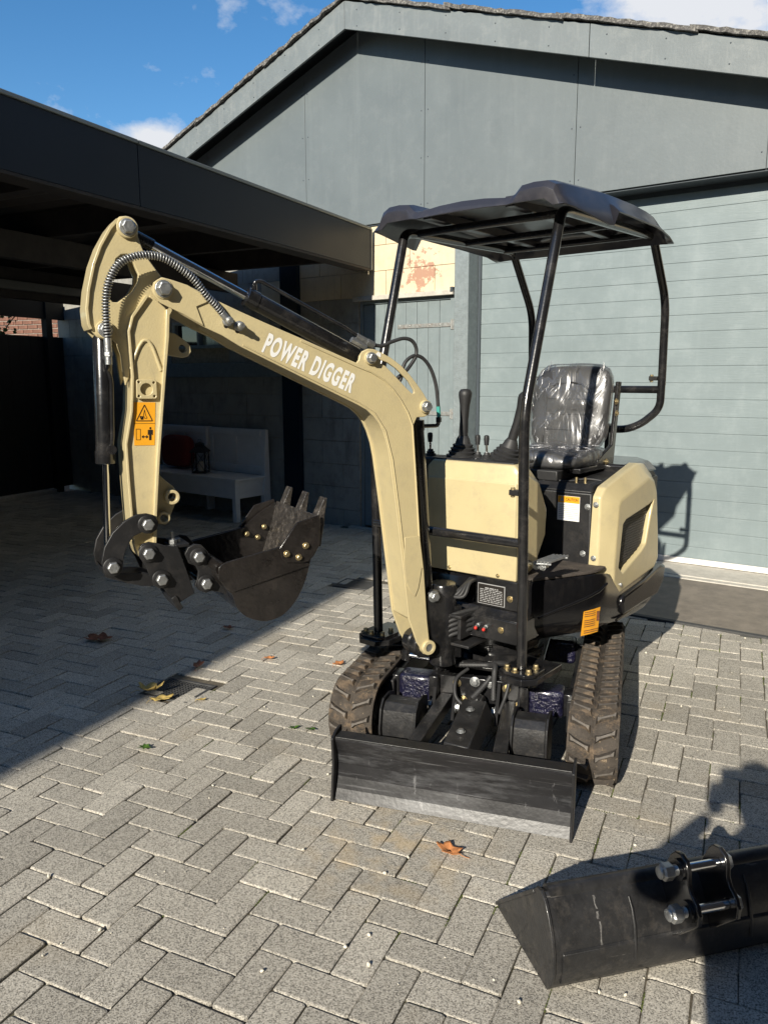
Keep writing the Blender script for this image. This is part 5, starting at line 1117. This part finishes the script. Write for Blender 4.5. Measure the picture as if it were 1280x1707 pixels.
for k, y in enumerate(ys_):
    w = lerp_tab(WID, y); h = lerp_tab(HUP, y); half = []
    for j, (x, z) in enumerate(CSEC):
        zz = lerp_tab(RIM, y) if z is None else z+h
        rdg = 1.0 if y < .5 else max(.3, 1-(y-.5)*2.2)
        if z is not None and .28 < x < .47: zz = z+h-(1-rdg)*.03
        if k == 0: zz = max(min(zz, 2.288), 2.262) if x < .45 else 2.262+(.026 if x < .40 else 0)
        if k == len(ys_)-1: zz = 2.258
        half.append((x*w, y+(-.012*(1-(x/.5)**2) if k < 4 else 0), zz))
    rings.append([(-x, yy, z) for x, yy, z in half]+[(x, yy, z) for x, yy, z in half[-2::-1]])
q.loft(rings, caps=False, closed=False); cn = q.build('canopy', M['canopy'], ex, smooth=30)
sd_ = cn.modifiers.new('shell', 'SOLIDIFY'); sd_.thickness = .006; sd_.offset = -1
bv = cn.modifiers.new('bevel', 'BEVEL'); bv.width = .006; bv.segments = 2; bv.limit_method = 'ANGLE'; bv.angle_limit = radians(20)
for s in (-1, 1):
    MB(FH).box((s*.20-.02, -.33, 2.290), (s*.20+.02, .70, 2.330)).build('canopy_rib', M['canopy'], cn, smooth=0, bevel=.004)
# ---- undercarriage: turntable, axle frame, expanding tubes
def UH(p): return FU(p)
q = MB(FU); q.lathe((0, 1.0, .335), (0, 0, 1), [(0, .235), (.03, .235), (.032, .215), (.075, .215), (.078, .225), (.105, .225), (.108, .20), (.135, .20)], 40); q.build('slew_ring', M['black_gloss'], ex)
q = MB(FU); q.plate([(-.20, .62), (-.13, .72), (-.06, .74), (.06, .74), (.13, .72), (.22, .62), (.25, .70), (.24, 1.35), (-.24, 1.35), (-.24, .70)], [], .315, .334, 'z'); q.box((-.20, .60, .17), (.20, .64, .315)); q.box((-.20, 1.36, .17), (.20, 1.40, .33)); q.box((-.17, .64, .18), (-.15, 1.36, .314)); q.box((.15, .64, .18), (.17, 1.36, .314)); q.box((-.149, .66, .17), (.149, 1.34, .19)); q.build('centre_frame', M['black_gloss'], ex, bevel=.004)
for s in (-1, 1):
    for y in (.63, 1.30):
        q = MB(FU); q.box((s*.29-.075, y-.055, .185), (s*.29+.075, y+.055, .305)); o = q.build('axle_tube', M['purple'], ex, bevel=.018, seg=3)
        q = MB(FU); q.box((s*.20-.02, y-.07, .17), (s*.20+.02, y+.07, .318)); q.build('axle_collar', M['black_gloss'], o, bevel=.004); q = MB(FU); q.box((s*.385-.02, y-.045, .195), (s*.385+.02, y+.045, .295)); q.build('axle_collar', M['black_gloss'], o, bevel=.004)
q = MB(FU); q.cyl((-.36, .70, .352), (-.18, .70, .345), .0145, 16); q.build('spread_cylinder_rod', M['chrome'], ex)
q = MB(FU); q.lathe((-.365, .70, .33), (0, 0, 1), [(0, .022), (.04, .022), (.042, .017), (.05, .017)], 14); q.build('rod_pin', M['black_gloss'], ex); q = MB(FU); q.cyl((-.18, .70, .345), (.10, .70, .335), .022, 16); q.build('spread_cylinder', M['black_gloss'], ex)
bolt(FU, (-.175, .655, .334), (0, 0, 1), .010, M['zinc'], ex); bolt(FU, (.22, .68, .334), (0, 0, 1), .010, M['black_gloss'], ex)
# blade lift cover, arms, tubes
q = MB(FU); q.hexa([(-.055, .12, .19), (.085, .10, .19), (.085, .48, .20), (-.055, .48, .20), (-.045, .12, .238), (.055, .10, .238), (.055, .48, .268), (-.045, .48, .268)]); lc = q.build('lift_cover', M['used_black'], ex, bevel=.004)
for y in (.20, .38): bolt(FU, (.005, y, .2445+(y-.12)*.082), (0, .0, 1), .013, M['zinc'], lc, h=.008)
q = MB(FU); q.cyl((.01, .09, .20), (.01, .56, .235), .028, 16); q.build('lift_cylinder', M['black_gloss'], ex)
for s, x0, x1 in ((-1, -.145, -.205), (1, .135, .165)):
    q = MB(FU); q.bar((x0, .60, .205), (x1, .075, .135), .055, .055); ar = q.build('blade_arm', M['used_black'], ex, bevel=.004)
    for dx in (-.045, .045):
        q = MB(FU); q.plate([(.50, .15), (.62, .15), (.62, .31), (.58, .31)], [], x0+dx-.007, x0+dx+.007, 'x'); q.build('arm_lug', M['matt_black'], ar, bevel=.001)
    bolt(FU, (x0-.052, .545, .195), (-1, 0, 0), .018, M['zinc'], ar); bolt(FU, (x0+.052, .545, .195), (1, 0, 0), .018, M['zinc'], ar)
for x0, x1 in ((-.372, -.212), (.180, .328)):
    q = MB(FU); q.loft([[(x, y, z) for y, z in ((.335, .06), (.50, .06), (.50, .235), (.44, .262), (.365, .262), (.335, .235), (.318, .16))] for x in (x0+.010, x1-.010)]); o = q.build('wing_box', M['used_black'], ex, bevel=.004)
    for x in (x0, x1-.009): MB(FU).plate([(.325, .05), (.51, .05), (.512, .25), (.445, .275), (.36, .277), (.322, .245), (.303, .16)], [], x, x+.009, 'x').build('wing_plate', M['black_satin'], o, bevel=.0015)
    bolt(FU, ((x0+x1)/2, .336, .095), (0, -1, 0), .012, M['zinc'], o)
    q = MB(FU); q.bar((x0+.03, .33, .10), (x0+.03, .06, .10), .03, .04); q.build('wing_strut', M['used_black'], o, bevel=.003)
for pts in ([(-.06, .64, .34), (-.10, .58, .31), (-.09, .53, .25), (-.04, .52, .21)], [(.10, .66, .34), (.13, .60, .33), (.12, .57, .26), (.10, .52, .20)], [(-.10, .72, .345), (-.13, .66, .36), (-.20, .66, .37), (-.30, .72, .37)]):
    MB(FU).tube(smooth_path(pts, 6), .008, 10).build('hydraulic_hose', M['rubber'], ex, smooth=60)
for x, y, z in ((-.10, .598, .285), (.12, .598, .285), (-.15, .598, .21), (.17, .598, .21), (-.07, .598, .21)): bolt(FU, (x, y, z), (0, -1, 0), .013, M['brass'], ex)
# corrugated hoses at the centre
for pts in ([(-.12, .66, .345), (-.04, .655, .355), (.03, .66, .36), (.06, .63, .375), (.065, .60, .35), (.065, .585, .30), (.07, .56, .24)], [(.05, .64, .38), (.09, .66, .375), (.15, .70, .36), (.22, .74, .35)], [(.05, .60, .33), (.02, .57, .29), (-.02, .53, .25)]):
    P_ = smooth_path(pts, 6); o = MB(FU).tube(P_, .011, 10).build('corrugated_hose', M['rubber'], ex, smooth=60)
    q = MB(FU)
    for i in range(0, len(P_)-1, 1):
        d = (P_[i+1]-P_[i]).normalized(); q.lathe(P_[i], d, [(0, .0125), (.005, .0125)], 10)
    tag(q.build('hose_wrap', M['rubber'], o), kind='stuff')
for x in (-.02, .05): bolt(FU, (x, .598, .30), (0, -1, 0), .016, M['zinc'], ex)
# blade
q = MB(FU); prof = [(-.0105, .0), (.0065, .040), (.021, .085), (.027, .135), (.022, .185), (.002, .235), (.0, .250), (.045, .250), (.050, .235), (.042, .185), (.045, .135), (.040, .085), (.024, .040), (.004, .0)]
q.loft([[(x, y, z) for y, z in prof] for x in (-.448, .448)]); bl_ = q.build('dozer_blade', M['blade_face'], ex, smooth=0, bevel=.001)
for x in (-.458, .448): MB(FU).plate([(-.03, .0), (.03, .0), (.075, .10), (.08, .272), (.03, .274), (-.018, .255), (-.010, .15)], [], x, x+.010, 'x').build('end_plate', M['black_satin'], bl_, bevel=.002)
MB(FU).box((-.447, .0005, .2505), (.447, .062, .256)).build('top_rail', M['black_satin'], bl_, smooth=0, bevel=.002)
MB(FU).box((-.45, .046, .06), (.45, .07, .24)).build('blade_back', M['black_satin'], bl_, smooth=0, bevel=.004)
# ---- tracks
TY0, TY1, TH_ = .285, 1.70, .335
def track_pt(s, off=0.0):
    """point on the belt centre line at arclength s (front sprocket raised a little), returns (y,z,ty,tz)"""
    R = TH_/2; Ls = (TY1-TY0)-2*R; per = 2*Ls+2*pi*R; s = s % per
    if s < Ls: y, z, ty, tz = TY0+R+s, 0, 1, 0
    elif s < Ls+pi*R: a = (s-Ls)/R; y, z, ty, tz = TY1-R+R*sin(a), R-R*cos(a), cos(a), sin(a)
    elif s < 2*Ls+pi*R: y, z, ty, tz = TY1-R-(s-Ls-pi*R), 2*R, -1, 0
    else: a = (s-2*Ls-pi*R)/R; y, z, ty, tz = TY0+R-R*sin(a), R+R*cos(a), -cos(a), -sin(a)
    ny_, nz_ = tz, -ty
    return y+ny_*off, z+nz_*off, ty, tz, ny_, nz_
PER = 2*((TY1-TY0)-TH_)+pi*TH_
LUGT = .015
lugm = {}
for sg in (1, -1):
    b = MB(); sk = .017*sg
    pl = lambda e, h: [(-.036-e, -.011-e-sk, h), (-.022, -.006-e-sk*.55, h), (.020, -.006-e+sk*.55, h), (.033+e, -.011-e+sk, h), (.035+e, .011+e+sk, h), (.020, .006+e+sk*.55, h), (-.022, .006+e-sk*.55, h), (-.037-e, .011+e-sk, h)]
    b.loft([pl(.006, -.004), pl(.001, LUGT*.75), pl(-.0015, LUGT)]); o = b.build('track_lug', None, smooth=0)
    o.data.materials.append(M['track']); o.data.materials.append(M['lug'])
    for p in o.data.polygons:
        if len(p.vertices) > 4: p.material_index = 1
    lugm[sg] = o.data; bpy.data.objects.remove(o)
for s in (1, -1):
    xc = s*.50; hw = .098
    sec = lambda off_o, off_i: None
    q = MB(FU); NSEG = 96; rings = []
    for k in range(NSEG):
        t = PER*k/NSEG; o1 = track_pt(t, -LUGT); o2 = track_pt(t, -LUGT-.022); o3 = track_pt(t, -LUGT-.004)
        rings.append([(xc-hw, o3[0], o3[1]), (xc-hw*.93, o1[0], o1[1]), (xc-.006, o1[0], o1[1]), (xc, o3[0], o3[1]), (xc+.006, o1[0], o1[1]), (xc+hw*.93, o1[0], o1[1]), (xc+hw, o3[0], o3[1]), (xc+hw, o2[0], o2[1]), (xc-hw, o2[0], o2[1])])
    rings.append(rings[0]); q.loft(rings, caps=False)
    tr = q.build('track', M['track'], ex, smooth=40)
    org = parent_world(tr) ; nl = 40
    for k in range(nl):
        for half in (1, -1):
            t = PER*(k+(.5 if half > 0 else 0))/nl; y, z, ty, tz, ny_, nz_ = track_pt(t, -LUGT)
            o = bpy.data.objects.new('track_lug', lugm[half]); COL.objects.link(o); o.parent = tr
            ex_ = FU((1, 0, 0))-FU((0, 0, 0)); T = FU((0, ty, tz))-FU((0, 0, 0)); Nn = FU((0, ny_, nz_))-FU((0, 0, 0))
            mt = Matrix((ex_, T, Nn)).transposed() if True else None
            if mt.determinant() < 0: mt = Matrix((ex_, -T, Nn)).transposed()
            m4 = mt.to_4x4(); m4.translation = FU((xc+half*.049, y, z))-org; o.matrix_local = m4
    R = TH_/2-LUGT-.024
    for yc, nm_ in ((TY0+TH_/2, 'idler_wheel'), (TY1-TH_/2, 'sprocket')):
        q = MB(FU); q.lathe((xc-.05, yc, TH_/2), (1, 0, 0), [(0, .03), (.0, R*.6), (.02, R*.7), (.02, R), (.08, R), (.08, R*.7), (.10, R*.6), (.10, .03)], 26); q.build(nm_, M['black_satin'], ex)
    for yc in (.62, .86, 1.12, 1.36):
        q = MB(FU); q.lathe((xc-.06, yc, .085), (1, 0, 0), [(0, .045), (.12, .045)], 18); q.build('track_roller', M['black_satin'], ex)
    MB(FU).box((xc-.045, .55, .10), (xc+.045, 1.45, .24)).build('track_frame', M['black_satin'], ex, bevel=.008)
    MB(FU).box((xc-s*.10-.02, .55, .14), (xc-s*.10+.02, 1.42, .28)).build('track_beam', M['black_satin'], ex, bevel=.004)

# ================================================================== LOOSE DITCHING BUCKET (lower right)
al = radians(38.7)
FD = frame((-.358, 1.855, .002), (-sin(al), cos(al), 0), (-cos(al), -sin(al), 0))   # p away, y = -t along the axis, z up
lb = empty('digging_bucket', FD((.1, -.41, 0)), 'wide black ditching bucket lying on the pavers in the lower right corner', 'bucket')
T1 = .84
prof = [(0, 0), (-.018, .03), (-.027, .07), (-.025, .12), (-.012, .168), (.008, .207), (.028, .236), (.052, .253), (.075, .247), (.090, .228)]
q = MB(FD); ribbon(prof, -.010, -T1, -.0, q); body_ = q.build('body', M['used_black'], lb, smooth=50, bevel=.001)
q = MB(FD); q.tube([(.062, -.012, .238), (.062, -T1+.012, .238)], .026, 18); q.build('top_tube', M['used_black'], lb)
q = MB(FD); q.plate([(-.0, .004), (-.024, .03), (-.032, .07), (-.031, .118), (-.024, .125), (-.021, .07), (-.010, .035)], [], -T1+.02, -.02); q.build('wear_band', M['used_black'], lb, bevel=.002)
EP = [(-.002, 0), (-.022, .03), (-.032, .07), (-.030, .122), (-.016, .17), (.004, .21), (.026, .24), (.052, .258), (.08, .252), (.098, .232), (.345, .012), (.335, 0), (.24, .0)]
for y0 in (0, -T1-.010): MB(FD).plate(EP, [], y0, y0+.010).build('end_plate', M['used_black'], lb, bevel=.002)
q = MB(FD); q.plate([(.088, .226), (.345, .004), (.352, .012), (.096, .236)], [], -T1-.012, .014); q.build('cutting_edge', M['used_black'], lb, bevel=.002)
for y in (-.235, -.60, -.72):
    q = MB(FD); rj = random.Random(int(-y*1000)); q.tube([(x-.004+rj.gauss(0, .0006), y+rj.gauss(0, .001), z) for x, z in ((-.006, .03), (-.028, .07), (-.026, .11), (-.015, .16), (.002, .198), (.018, .224))], [.0035, .005, .0055, .005, .0045, .003], 8); q.build('weld_seam', M['used_black'], lb, smooth=60)
M['bare'] = paint('scuffed_bare_steel', (.17, .165, .16), .5, metal=.3, var=.6, vscale=70, dust=(.03, .03, .03), dscale=90, damt=.9)
rsx = random.Random(31)
sk = MB(FD)
for f0, f1 in ((.04, .10), (.11, .135), (.14, .30), (.32, .36), (.37, .62), (.64, .70), (.72, .86)):
    def onp(f):
        k = f*(len(prof)-3); i = int(k); a, b = prof[i], prof[i+1]; return (a[0]+(b[0]-a[0])*(k-i)-.0006, a[1]+(b[1]-a[1])*(k-i))
    n = 5; L_, R_ = [], []
    for j in range(n+1):
        x, z = onp(f0+(f1-f0)*j/n); c = -.138+.006*f0+rsx.gauss(0, .0008); w = rsx.uniform(.0012, .0042); L_.append((x, c-w, z)); R_.append((x, c+w, z))
    sk.raw(L_+R_, [(j, j+1, n+2+j, n+1+j) for j in range(n)])
tag(sk.build('scrape_mark', M['bare'], body_, smooth=0), kind='stuff')
EO = [(.045, .25), (.02, .30), (-.002, .345), (-.018, .362), (-.042, .368), (-.066, .358), (-.078, .335), (-.080, .305), (-.092, .285), (-.118, .268), (-.132, .245), (-.130, .215), (-.112, .195), (-.06, .14), (-.025, .11), (-.012, .17)]
for t in (.352, .470): MB(FD).plate(EO, [circ((-.044, .325), .013, 14), circ((-.092, .235), .013, 14)], -t-.007, -t+.007).build('ear', M['black_gloss'], lb, bevel=.003)
for c in ((-.044, .325), (-.092, .235)):
    q = MB(FD); q.cyl((c[0], -.49, c[1]), (c[0], -.30, c[1]), .0125, 22); o = q.build('pin', M['chrome'], lb)
    q = MB(FD); q.lathe((c[0], -.344, c[1]), (0, 1, 0), [(0, .028), (.008, .028)], 20); q.build('pin_washer', M['black_gloss'], o)
    q = MB(FD); q.lathe((c[0], -.318, c[1]), (0, 1, 0), [(0, .0225), (.001, .024), (.024, .024), (.030, .0185)], 6); q.lathe((c[0], -.288, c[1]), (0, 1, 0), [(0, .0175), (.006, .0165), (.008, .012), (.0085, .004)], 18); q.build('nut', M['zinc'], o, bevel=.0012)
    q = MB(FD); q.lathe((c[0], -.480, c[1]), (0, -1, 0), [(0, .024), (.014, .024), (.016, .021)], 6); q.build('pin_head', M['zinc'], o)
    q = MB(FD)
    for k in range(5): q.lathe((c[0], -.336+.0045*k, c[1]), (0, 1, 0), [(0, .0125), (.002, .0145), (.0042, .0125)], 18)
    tag(q.build('thread', M['zinc'], o), kind='stuff')

# ================================================================== SMALL THINGS ON THE GROUND
def leaf(name, X, Y, size, mat, label, seed, curl=.5, asp=.75, rz=0.0):
    r = random.Random(seed); q = MB(); n = 22; rows = []
    t = empty(name, (X, Y, 0), label, 'leaf')
    pts = []
    for k in range(n):
        a = 2*pi*k/n; lob = 1+.22*sin(5*a+r.random()*.5)+r.uniform(-.12, .12); pts.append((cos(a)*size*lob, sin(a)*size*asp*lob))
    rings = []
    for f in (1, .72, .42, .12):
        ring = []
        for i, (x, y) in enumerate(pts):
            x2, y2 = x*f, y*f; z = curl*size*(.10+.55*(abs(y2)/size)**1.5+.30*(x2/size)**2)+size*.13*mnoise.noise(Vector((x2*38, y2*38, seed)))+.004
            ring.append((X+x2*cos(rz)-y2*sin(rz), Y+x2*sin(rz)+y2*cos(rz), max(z, .0015)))
        rings.append(ring)
    q.loft(rings, caps=False); o = q.build('blade', mat, t, smooth=50); s = o.modifiers.new('t', 'SOLIDIFY'); s.thickness = .0008
    q = MB(); q.tube([(X-size*.9*cos(rz), Y-size*.9*sin(rz), .012), (X-size*1.25*cos(rz), Y-size*1.25*sin(rz), .010), (X-size*1.6*cos(rz+.2), Y-size*1.6*sin(rz+.2), .003)], .0012, 5); q.build('stalk', mat, t, smooth=60)
leaf('dry_leaf', -.811, 2.325, .048, M['leaf_or'], 'crumpled orange brown leaf on the pavers below the dozer blade', 1, .55, .62, 2.8)
leaf('dry_leaf', -2.404, 3.659, .028, M['leaf_or'], 'small orange leaf on sunlit pavers, left of the other orange leaf near the track', 2, .8, .7, .5)
leaf('dry_leaf', -1.991, 3.748, .036, M['leaf_or'], 'pale orange leaf on the pavers close beside the left track', 3, .6, .7, 1.2)
leaf('dry_leaf', -2.703, 3.385, .046, M['leaf_br'], 'reddish brown curled leaf at the edge of the carport shade', 4, 1.0, .55, 1.9)
leaf('dry_leaf', -2.705, 2.985, .062, M['leaf_ye'], 'large curled yellow leaf by the drain grate', 5, 1.5, .6, .3)
leaf('dry_leaf', -2.590, 2.945, .052, M['leaf_ye'], 'flat pale yellow leaf in front of the drain grate', 6, .4, .55, .9)
leaf('dry_leaf', -3.561, 3.501, .085, M['leaf_br'], 'big dark withered leaf lying in the shade under the digger arm', 7, .6, .7, .2)
leaf('dry_leaf', -2.95, 4.02, .035, M['leaf_br'], 'dark red leaf in the shade just below the bucket', 8, .8, .7, .2)
leaf('dry_leaf', -2.40, 3.02, .022, M['leaf_ye'], 'tiny tan leaf on the sunlit pavers right of the drain grate', 9, .4, .6, .9)
def weed(X, Y, n, size, label, seed):
    r = random.Random(seed); t = empty('weed', (X, Y, 0), label, 'weed')
    for k in range(n):
        a = r.uniform(0, 2*pi); L = size*r.uniform(.6, 1.1); q = MB(); pts = []
        for f in (0, .35, .7, 1):
            w = size*.28*sin(pi*min(.98, f+.08)); c = Vector((X+cos(a)*L*f, Y+sin(a)*L*f, .004+L*.6*f*(1.1-f*.7))); s = Vector((-sin(a), cos(a), .15))*w; pts.append((c-s, c+s))
        q.raw([p for ab in pts for p in ab], [(2*i, 2*i+1, 2*i+3, 2*i+2) for i in range(3)]); q.build('leaf', M['leaf_gr'], t, smooth=60)
weed(-1.80, 2.93, 5, .030, 'tiny green seedling between pavers left of the blade, left one of the pair', 1)
weed(-1.725, 2.955, 6, .032, 'tiny green seedling between pavers left of the blade, right one of the pair', 2)
weed(-2.303, 2.49, 10, .032, 'small dark green weed rosette in the sunlit pavers on the left', 3)
def drain(X, Y, label):
    t = empty('drain_grate', (X, Y, 0), label, 'drain'); a, b = .155, .125
    MB().box((X-a, Y-b, -.06), (X+a, Y+b, -.022)).build('sump', M['black_print'], t, smooth=0)
    q = MB()
    for x0, y0, x1, y1 in ((-a, -b, a, -b+.018), (-a, b-.018, a, b), (-a, -b+.018, -a+.018, b-.018), (a-.018, -b+.018, a, b-.018)): q.box((X+x0, Y+y0, -.03), (X+x1, Y+y1, -.002))
    q.build('frame', M['drain'], t, smooth=0, bevel=.002)
    q = MB()
    for k in range(14): x = X-a+.018+(2*a-.036)*(k+.5)/14; q.box((x-.0045, Y-b+.018, -.020), (x+.0045, Y+b-.018, -.006))
    for k in range(10): y = Y-b+.018+(2*b-.036)*(k+.5)/10; q.box((X-a+.018, y-.004, -.021), (X+a-.018, y+.004, -.007))
    q.build('grid', M['drain'], t, smooth=0)
drain(DR[0][0], DR[0][1], 'dark iron drain grate beside the yellow leaves at the shade edge')
drain(DR[1][0], DR[1][1], 'dark iron drain grate far back by the left canopy post')
PEB = [(-.539, 2.204), (-.889, 1.839), (-.838, 1.732), (-1.099, 1.59), (-.504, 1.823), (-.421, 1.776), (-.184, 2.002), (-.235, 1.897), (-.17, 1.916), (-.929, 2.234), (-.965, 2.122), (-1.281, 2.126), (-1.702, 1.384), (-.93, 1.767), (-1.972, 1.653), (-1.63, 1.531), (-.229, 2.624), (-.023, 5.19), (.13, 5.18), (-.163, 3.933), (-.408, 4.656), (-2.06, 3.08), (-1.9, 3.29), (-1.45, 2.62), (-2.9, 3.3), (-2.86, 3.21), (-2.83, 3.35), (-1.83, 2.35)]
pbs = []
for i in range(4):
    r = random.Random(i); q = MB(); rings = []
    for j in range(7):
        t = -pi/2+pi*j/6; rings.append([(cos(a)*cos(t)*(1+r.uniform(-.2, .2)), .8*sin(a)*cos(t)*(1+r.uniform(-.2, .2)), .7*sin(t)*(1+r.uniform(-.1, .1))) for a in [2*pi*k/9 for k in range(9)]])
    q.loft(rings); o = q.build('pebble', M['pebble'], smooth=50); pbs.append(o.data); bpy.data.objects.remove(o)
rpb = random.Random(5)
for i, (X, Y) in enumerate(PEB):
    o = bpy.data.objects.new('pebble', pbs[i % 4]); COL.objects.link(o); s = rpb.uniform(.0045, .0082); o.scale = (s, s, s); o.location = (X, Y, s*.55); o.rotation_euler = (rpb.random(), rpb.random(), rpb.random()*6)
    tag(o, 'small pale pebble lying loose on the paving', 'pebble', 'pale pebbles scattered over the paving')
q = MB()
for _ in range(240):
    X, Y = rpb.uniform(-3.3, 1.0), rpb.uniform(1.3, 5.2); s = abs(rpb.gauss(.0012, .0010))+.0009
    if s > .0015: q.ell((X, Y, s*.5), (s, s*.8, s*.6), 6, 4)
tag(q.build('grit', M['pebble'], smooth=60), 'fine pale grit scattered over the pavers', 'grit', kind='stuff')

# ================================================================== PERSON TAKING THE PICTURE (only the shadow falls into the frame)
pe = empty('person', (.115, -.30, 0), 'standing person in dark clothes holding a phone, casting the shadow at lower right', 'person')
def skin_fig(name, V, E, mat, parent, root=0, sub=2):
    me = bpy.data.meshes.new(name); org = parent_world(parent); me.from_pydata([tuple(Vector(v[:3])-org) for v in V], E, []); o = bpy.data.objects.new(name, me); COL.objects.link(o); o.parent = parent
    s = o.modifiers.new('skin', 'SKIN'); d = me.skin_vertices[0].data
    for i, v in enumerate(V): d[i].radius = v[3] if isinstance(v[3], tuple) else (v[3], v[3]); d[i].use_root = (i == root)
    s.use_smooth_shade = True; u = o.modifiers.new('sub', 'SUBSURF'); u.levels = sub; u.render_levels = sub; me.materials.append(mat); return o
PF = frame((.115, -.30, 0), (cos(radians(18)), sin(radians(18)), 0), (-sin(radians(18)), cos(radians(18)), 0))
P_ = lambda x, y, z: tuple(PF((x, y, z)))
PHC = Vector((0, 0, CAM_H))-VIEW*.016-VUP*.058          # centre of the phone
LH = PHC-VRIGHT*.055-VUP*.03-VIEW*.02; RH = PHC+VRIGHT*.055-VUP*.03-VIEW*.02
V = [P_(0, 0, .98)+((.15, .11),), P_(0, .01, 1.18)+((.145, .10),), P_(0, .0, 1.38)+((.165, .105),), P_(0, .01, 1.49)+(.065,), P_(0, .03, 1.56)+(.055,),
     P_(-.18, 0, 1.43)+(.062,), tuple(Vector((-.20, -.12, 1.30)))+(.042,), tuple(LH-Vector((.02, .06, .05)))+(.030,),
     P_(.18, 0, 1.43)+(.062,), tuple(Vector((.22, -.08, 1.25)))+(.045,), tuple(RH-Vector((-.03, .06, .05)))+(.030,)]
skin_fig('jacket', V, [(0, 1), (1, 2), (2, 3), (3, 4), (2, 5), (5, 6), (6, 7), (2, 8), (8, 9), (9, 10)], M['cloth'], pe)
V = [P_(0, 0, .98)+((.145, .11),), P_(-.10, 0, .88)+(.085,), P_(-.12, .02, .50)+(.058,), P_(-.13, -.02, .10)+(.045,), P_(.10, 0, .88)+(.085,), P_(.12, .02, .50)+(.058,), P_(.13, -.02, .10)+(.045,)]
skin_fig('trousers', V, [(0, 1), (1, 2), (2, 3), (0, 4), (4, 5), (5, 6)], M['jeans'], pe)
for s in (-1, 1):
    q = MB(PF); q.loft([[(s*.13+a*.045*k, y, z) for a, z in ((-1, 0), (1, 0), (.9, h), (-.9, h))] for y, k, h in ((-.08, .8, .09), (0, 1, .10), (.10, 1.05, .06), (.18, .7, .045))]); q.build('shoe', M['black_satin'], pe, bevel=.012)
q = MB(PF); rings = []
for k, (z, a, b, dy) in enumerate(((1.555, .045, .05, .015), (1.58, .055, .065, .03), (1.61, .066, .082, .03), (1.66, .074, .092, .025), (1.70, .076, .096, .02), (1.75, .072, .092, .012), (1.79, .055, .072, .005), (1.812, .02, .03, 0))):
    rings.append([(a*cos(t), dy+b*sin(t)+(.012 if abs(t-pi/2) < .3 and 1.63 < z < 1.69 else 0), z) for t in [2*pi*i/20 for i in range(20)]])
q.loft(rings); hd = q.build('head', M['skin'], pe, smooth=60)
q = MB(PF); q.loft([[(-.010, .115, 1.655), (.010, .115, 1.655), (.006, .108, 1.69), (-.006, .108, 1.69)], [(-.008, .138, 1.652), (.008, .138, 1.652), (.003, .115, 1.69), (-.003, .115, 1.69)]]); q.build('nose', M['skin'], hd, bevel=.004)
for s in (-1, 1):
    q = MB(PF); q.ell((s*.030, .108, 1.695), (.013, .008, .007), 12, 8); q.build('eye', M['white'], hd)
    q = MB(PF); q.ell((s*.078, .015, 1.675), (.010, .020, .030), 12, 8); q.build('ear', M['skin'], hd)
q = MB(PF); q.ell((0, .108, 1.615), (.024, .008, .007), 12, 6); q.build('mouth', M['cushion'], hd)
q = MB(PF); q.loft([[((a+.010)*cos(t), dy+(b+.010)*sin(t), z+(.03 if sin(t) > .5 and z < 1.75 else 0)) for t in [2*pi*i/20 for i in range(20)]] for z, a, b, dy in ((1.66, .066, .080, -.012), (1.70, .074, .092, -.004), (1.75, .073, .092, .008), (1.79, .058, .075, .005), (1.818, .024, .034, 0))]); q.build('hair', M['hair'], hd, smooth=60)
def pose_hand(C, s):
    q = MB(); sd_ = VRIGHT*s        # s=+1: right hand on the right edge
    wrist = C-VUP*.055+sd_*.012-VIEW*.03; palm = C+sd_*.004
    q.tube([wrist, C-VUP*.03+sd_*.012-VIEW*.012, palm, C+VUP*.025+sd_*.004], [.024, .030, .032, .022], 12)
    for k, L_ in enumerate((.066, .074, .068, .052)):
        b = C+VUP*(.032-.020*k)+sd_*.014+VIEW*.004; t1 = b+VIEW*.022-sd_*.004; t2 = t1+VIEW*.004-sd_*L_*.36; t3 = t2-sd_*L_*.22-VIEW*.002; q.tube([b, t1, t2, t3], [.010, .0095, .0085, .006], 8)
    q.tube([C-VUP*.005-VIEW*.004, C+VUP*.02-VIEW*.020-sd_*.004, C+VUP*.045-VIEW*.016-sd_*.016], [.013, .011, .008], 8)
    q.build('hand', M['skin'], pe, smooth=70)
pose_hand(LH+VIEW*.012, -1); pose_hand(RH+VIEW*.012, 1)
def PP(a, b, c): return PHC+VRIGHT*a+VUP*b+VIEW*c
ph = empty('phone', PHC, 'black smartphone held upright in both hands by the person', 'phone')
q = MB(lambda p: PP(p[0], p[1], p[2])); q.box((-.037, -.075, -.004), (.037, .075, .004)); q.build('body', M['black_gloss'], ph, bevel=.003)
q = MB(lambda p: PP(p[0], p[1], p[2])); q.box((-.034, -.071, -.0046), (.034, .071, -.0041)); q.build('screen', M['glass'], ph, smooth=0)
q = MB(lambda p: PP(p[0], p[1], p[2]))
for a, b in ((-.002, .056), (.022, .056), (.010, .036)): q.lathe((a, b, .004), (0, 0, 1), [(0, .008), (.002, .008), (.0022, .006)], 14)
q.build('lens', M['glass'], ph)
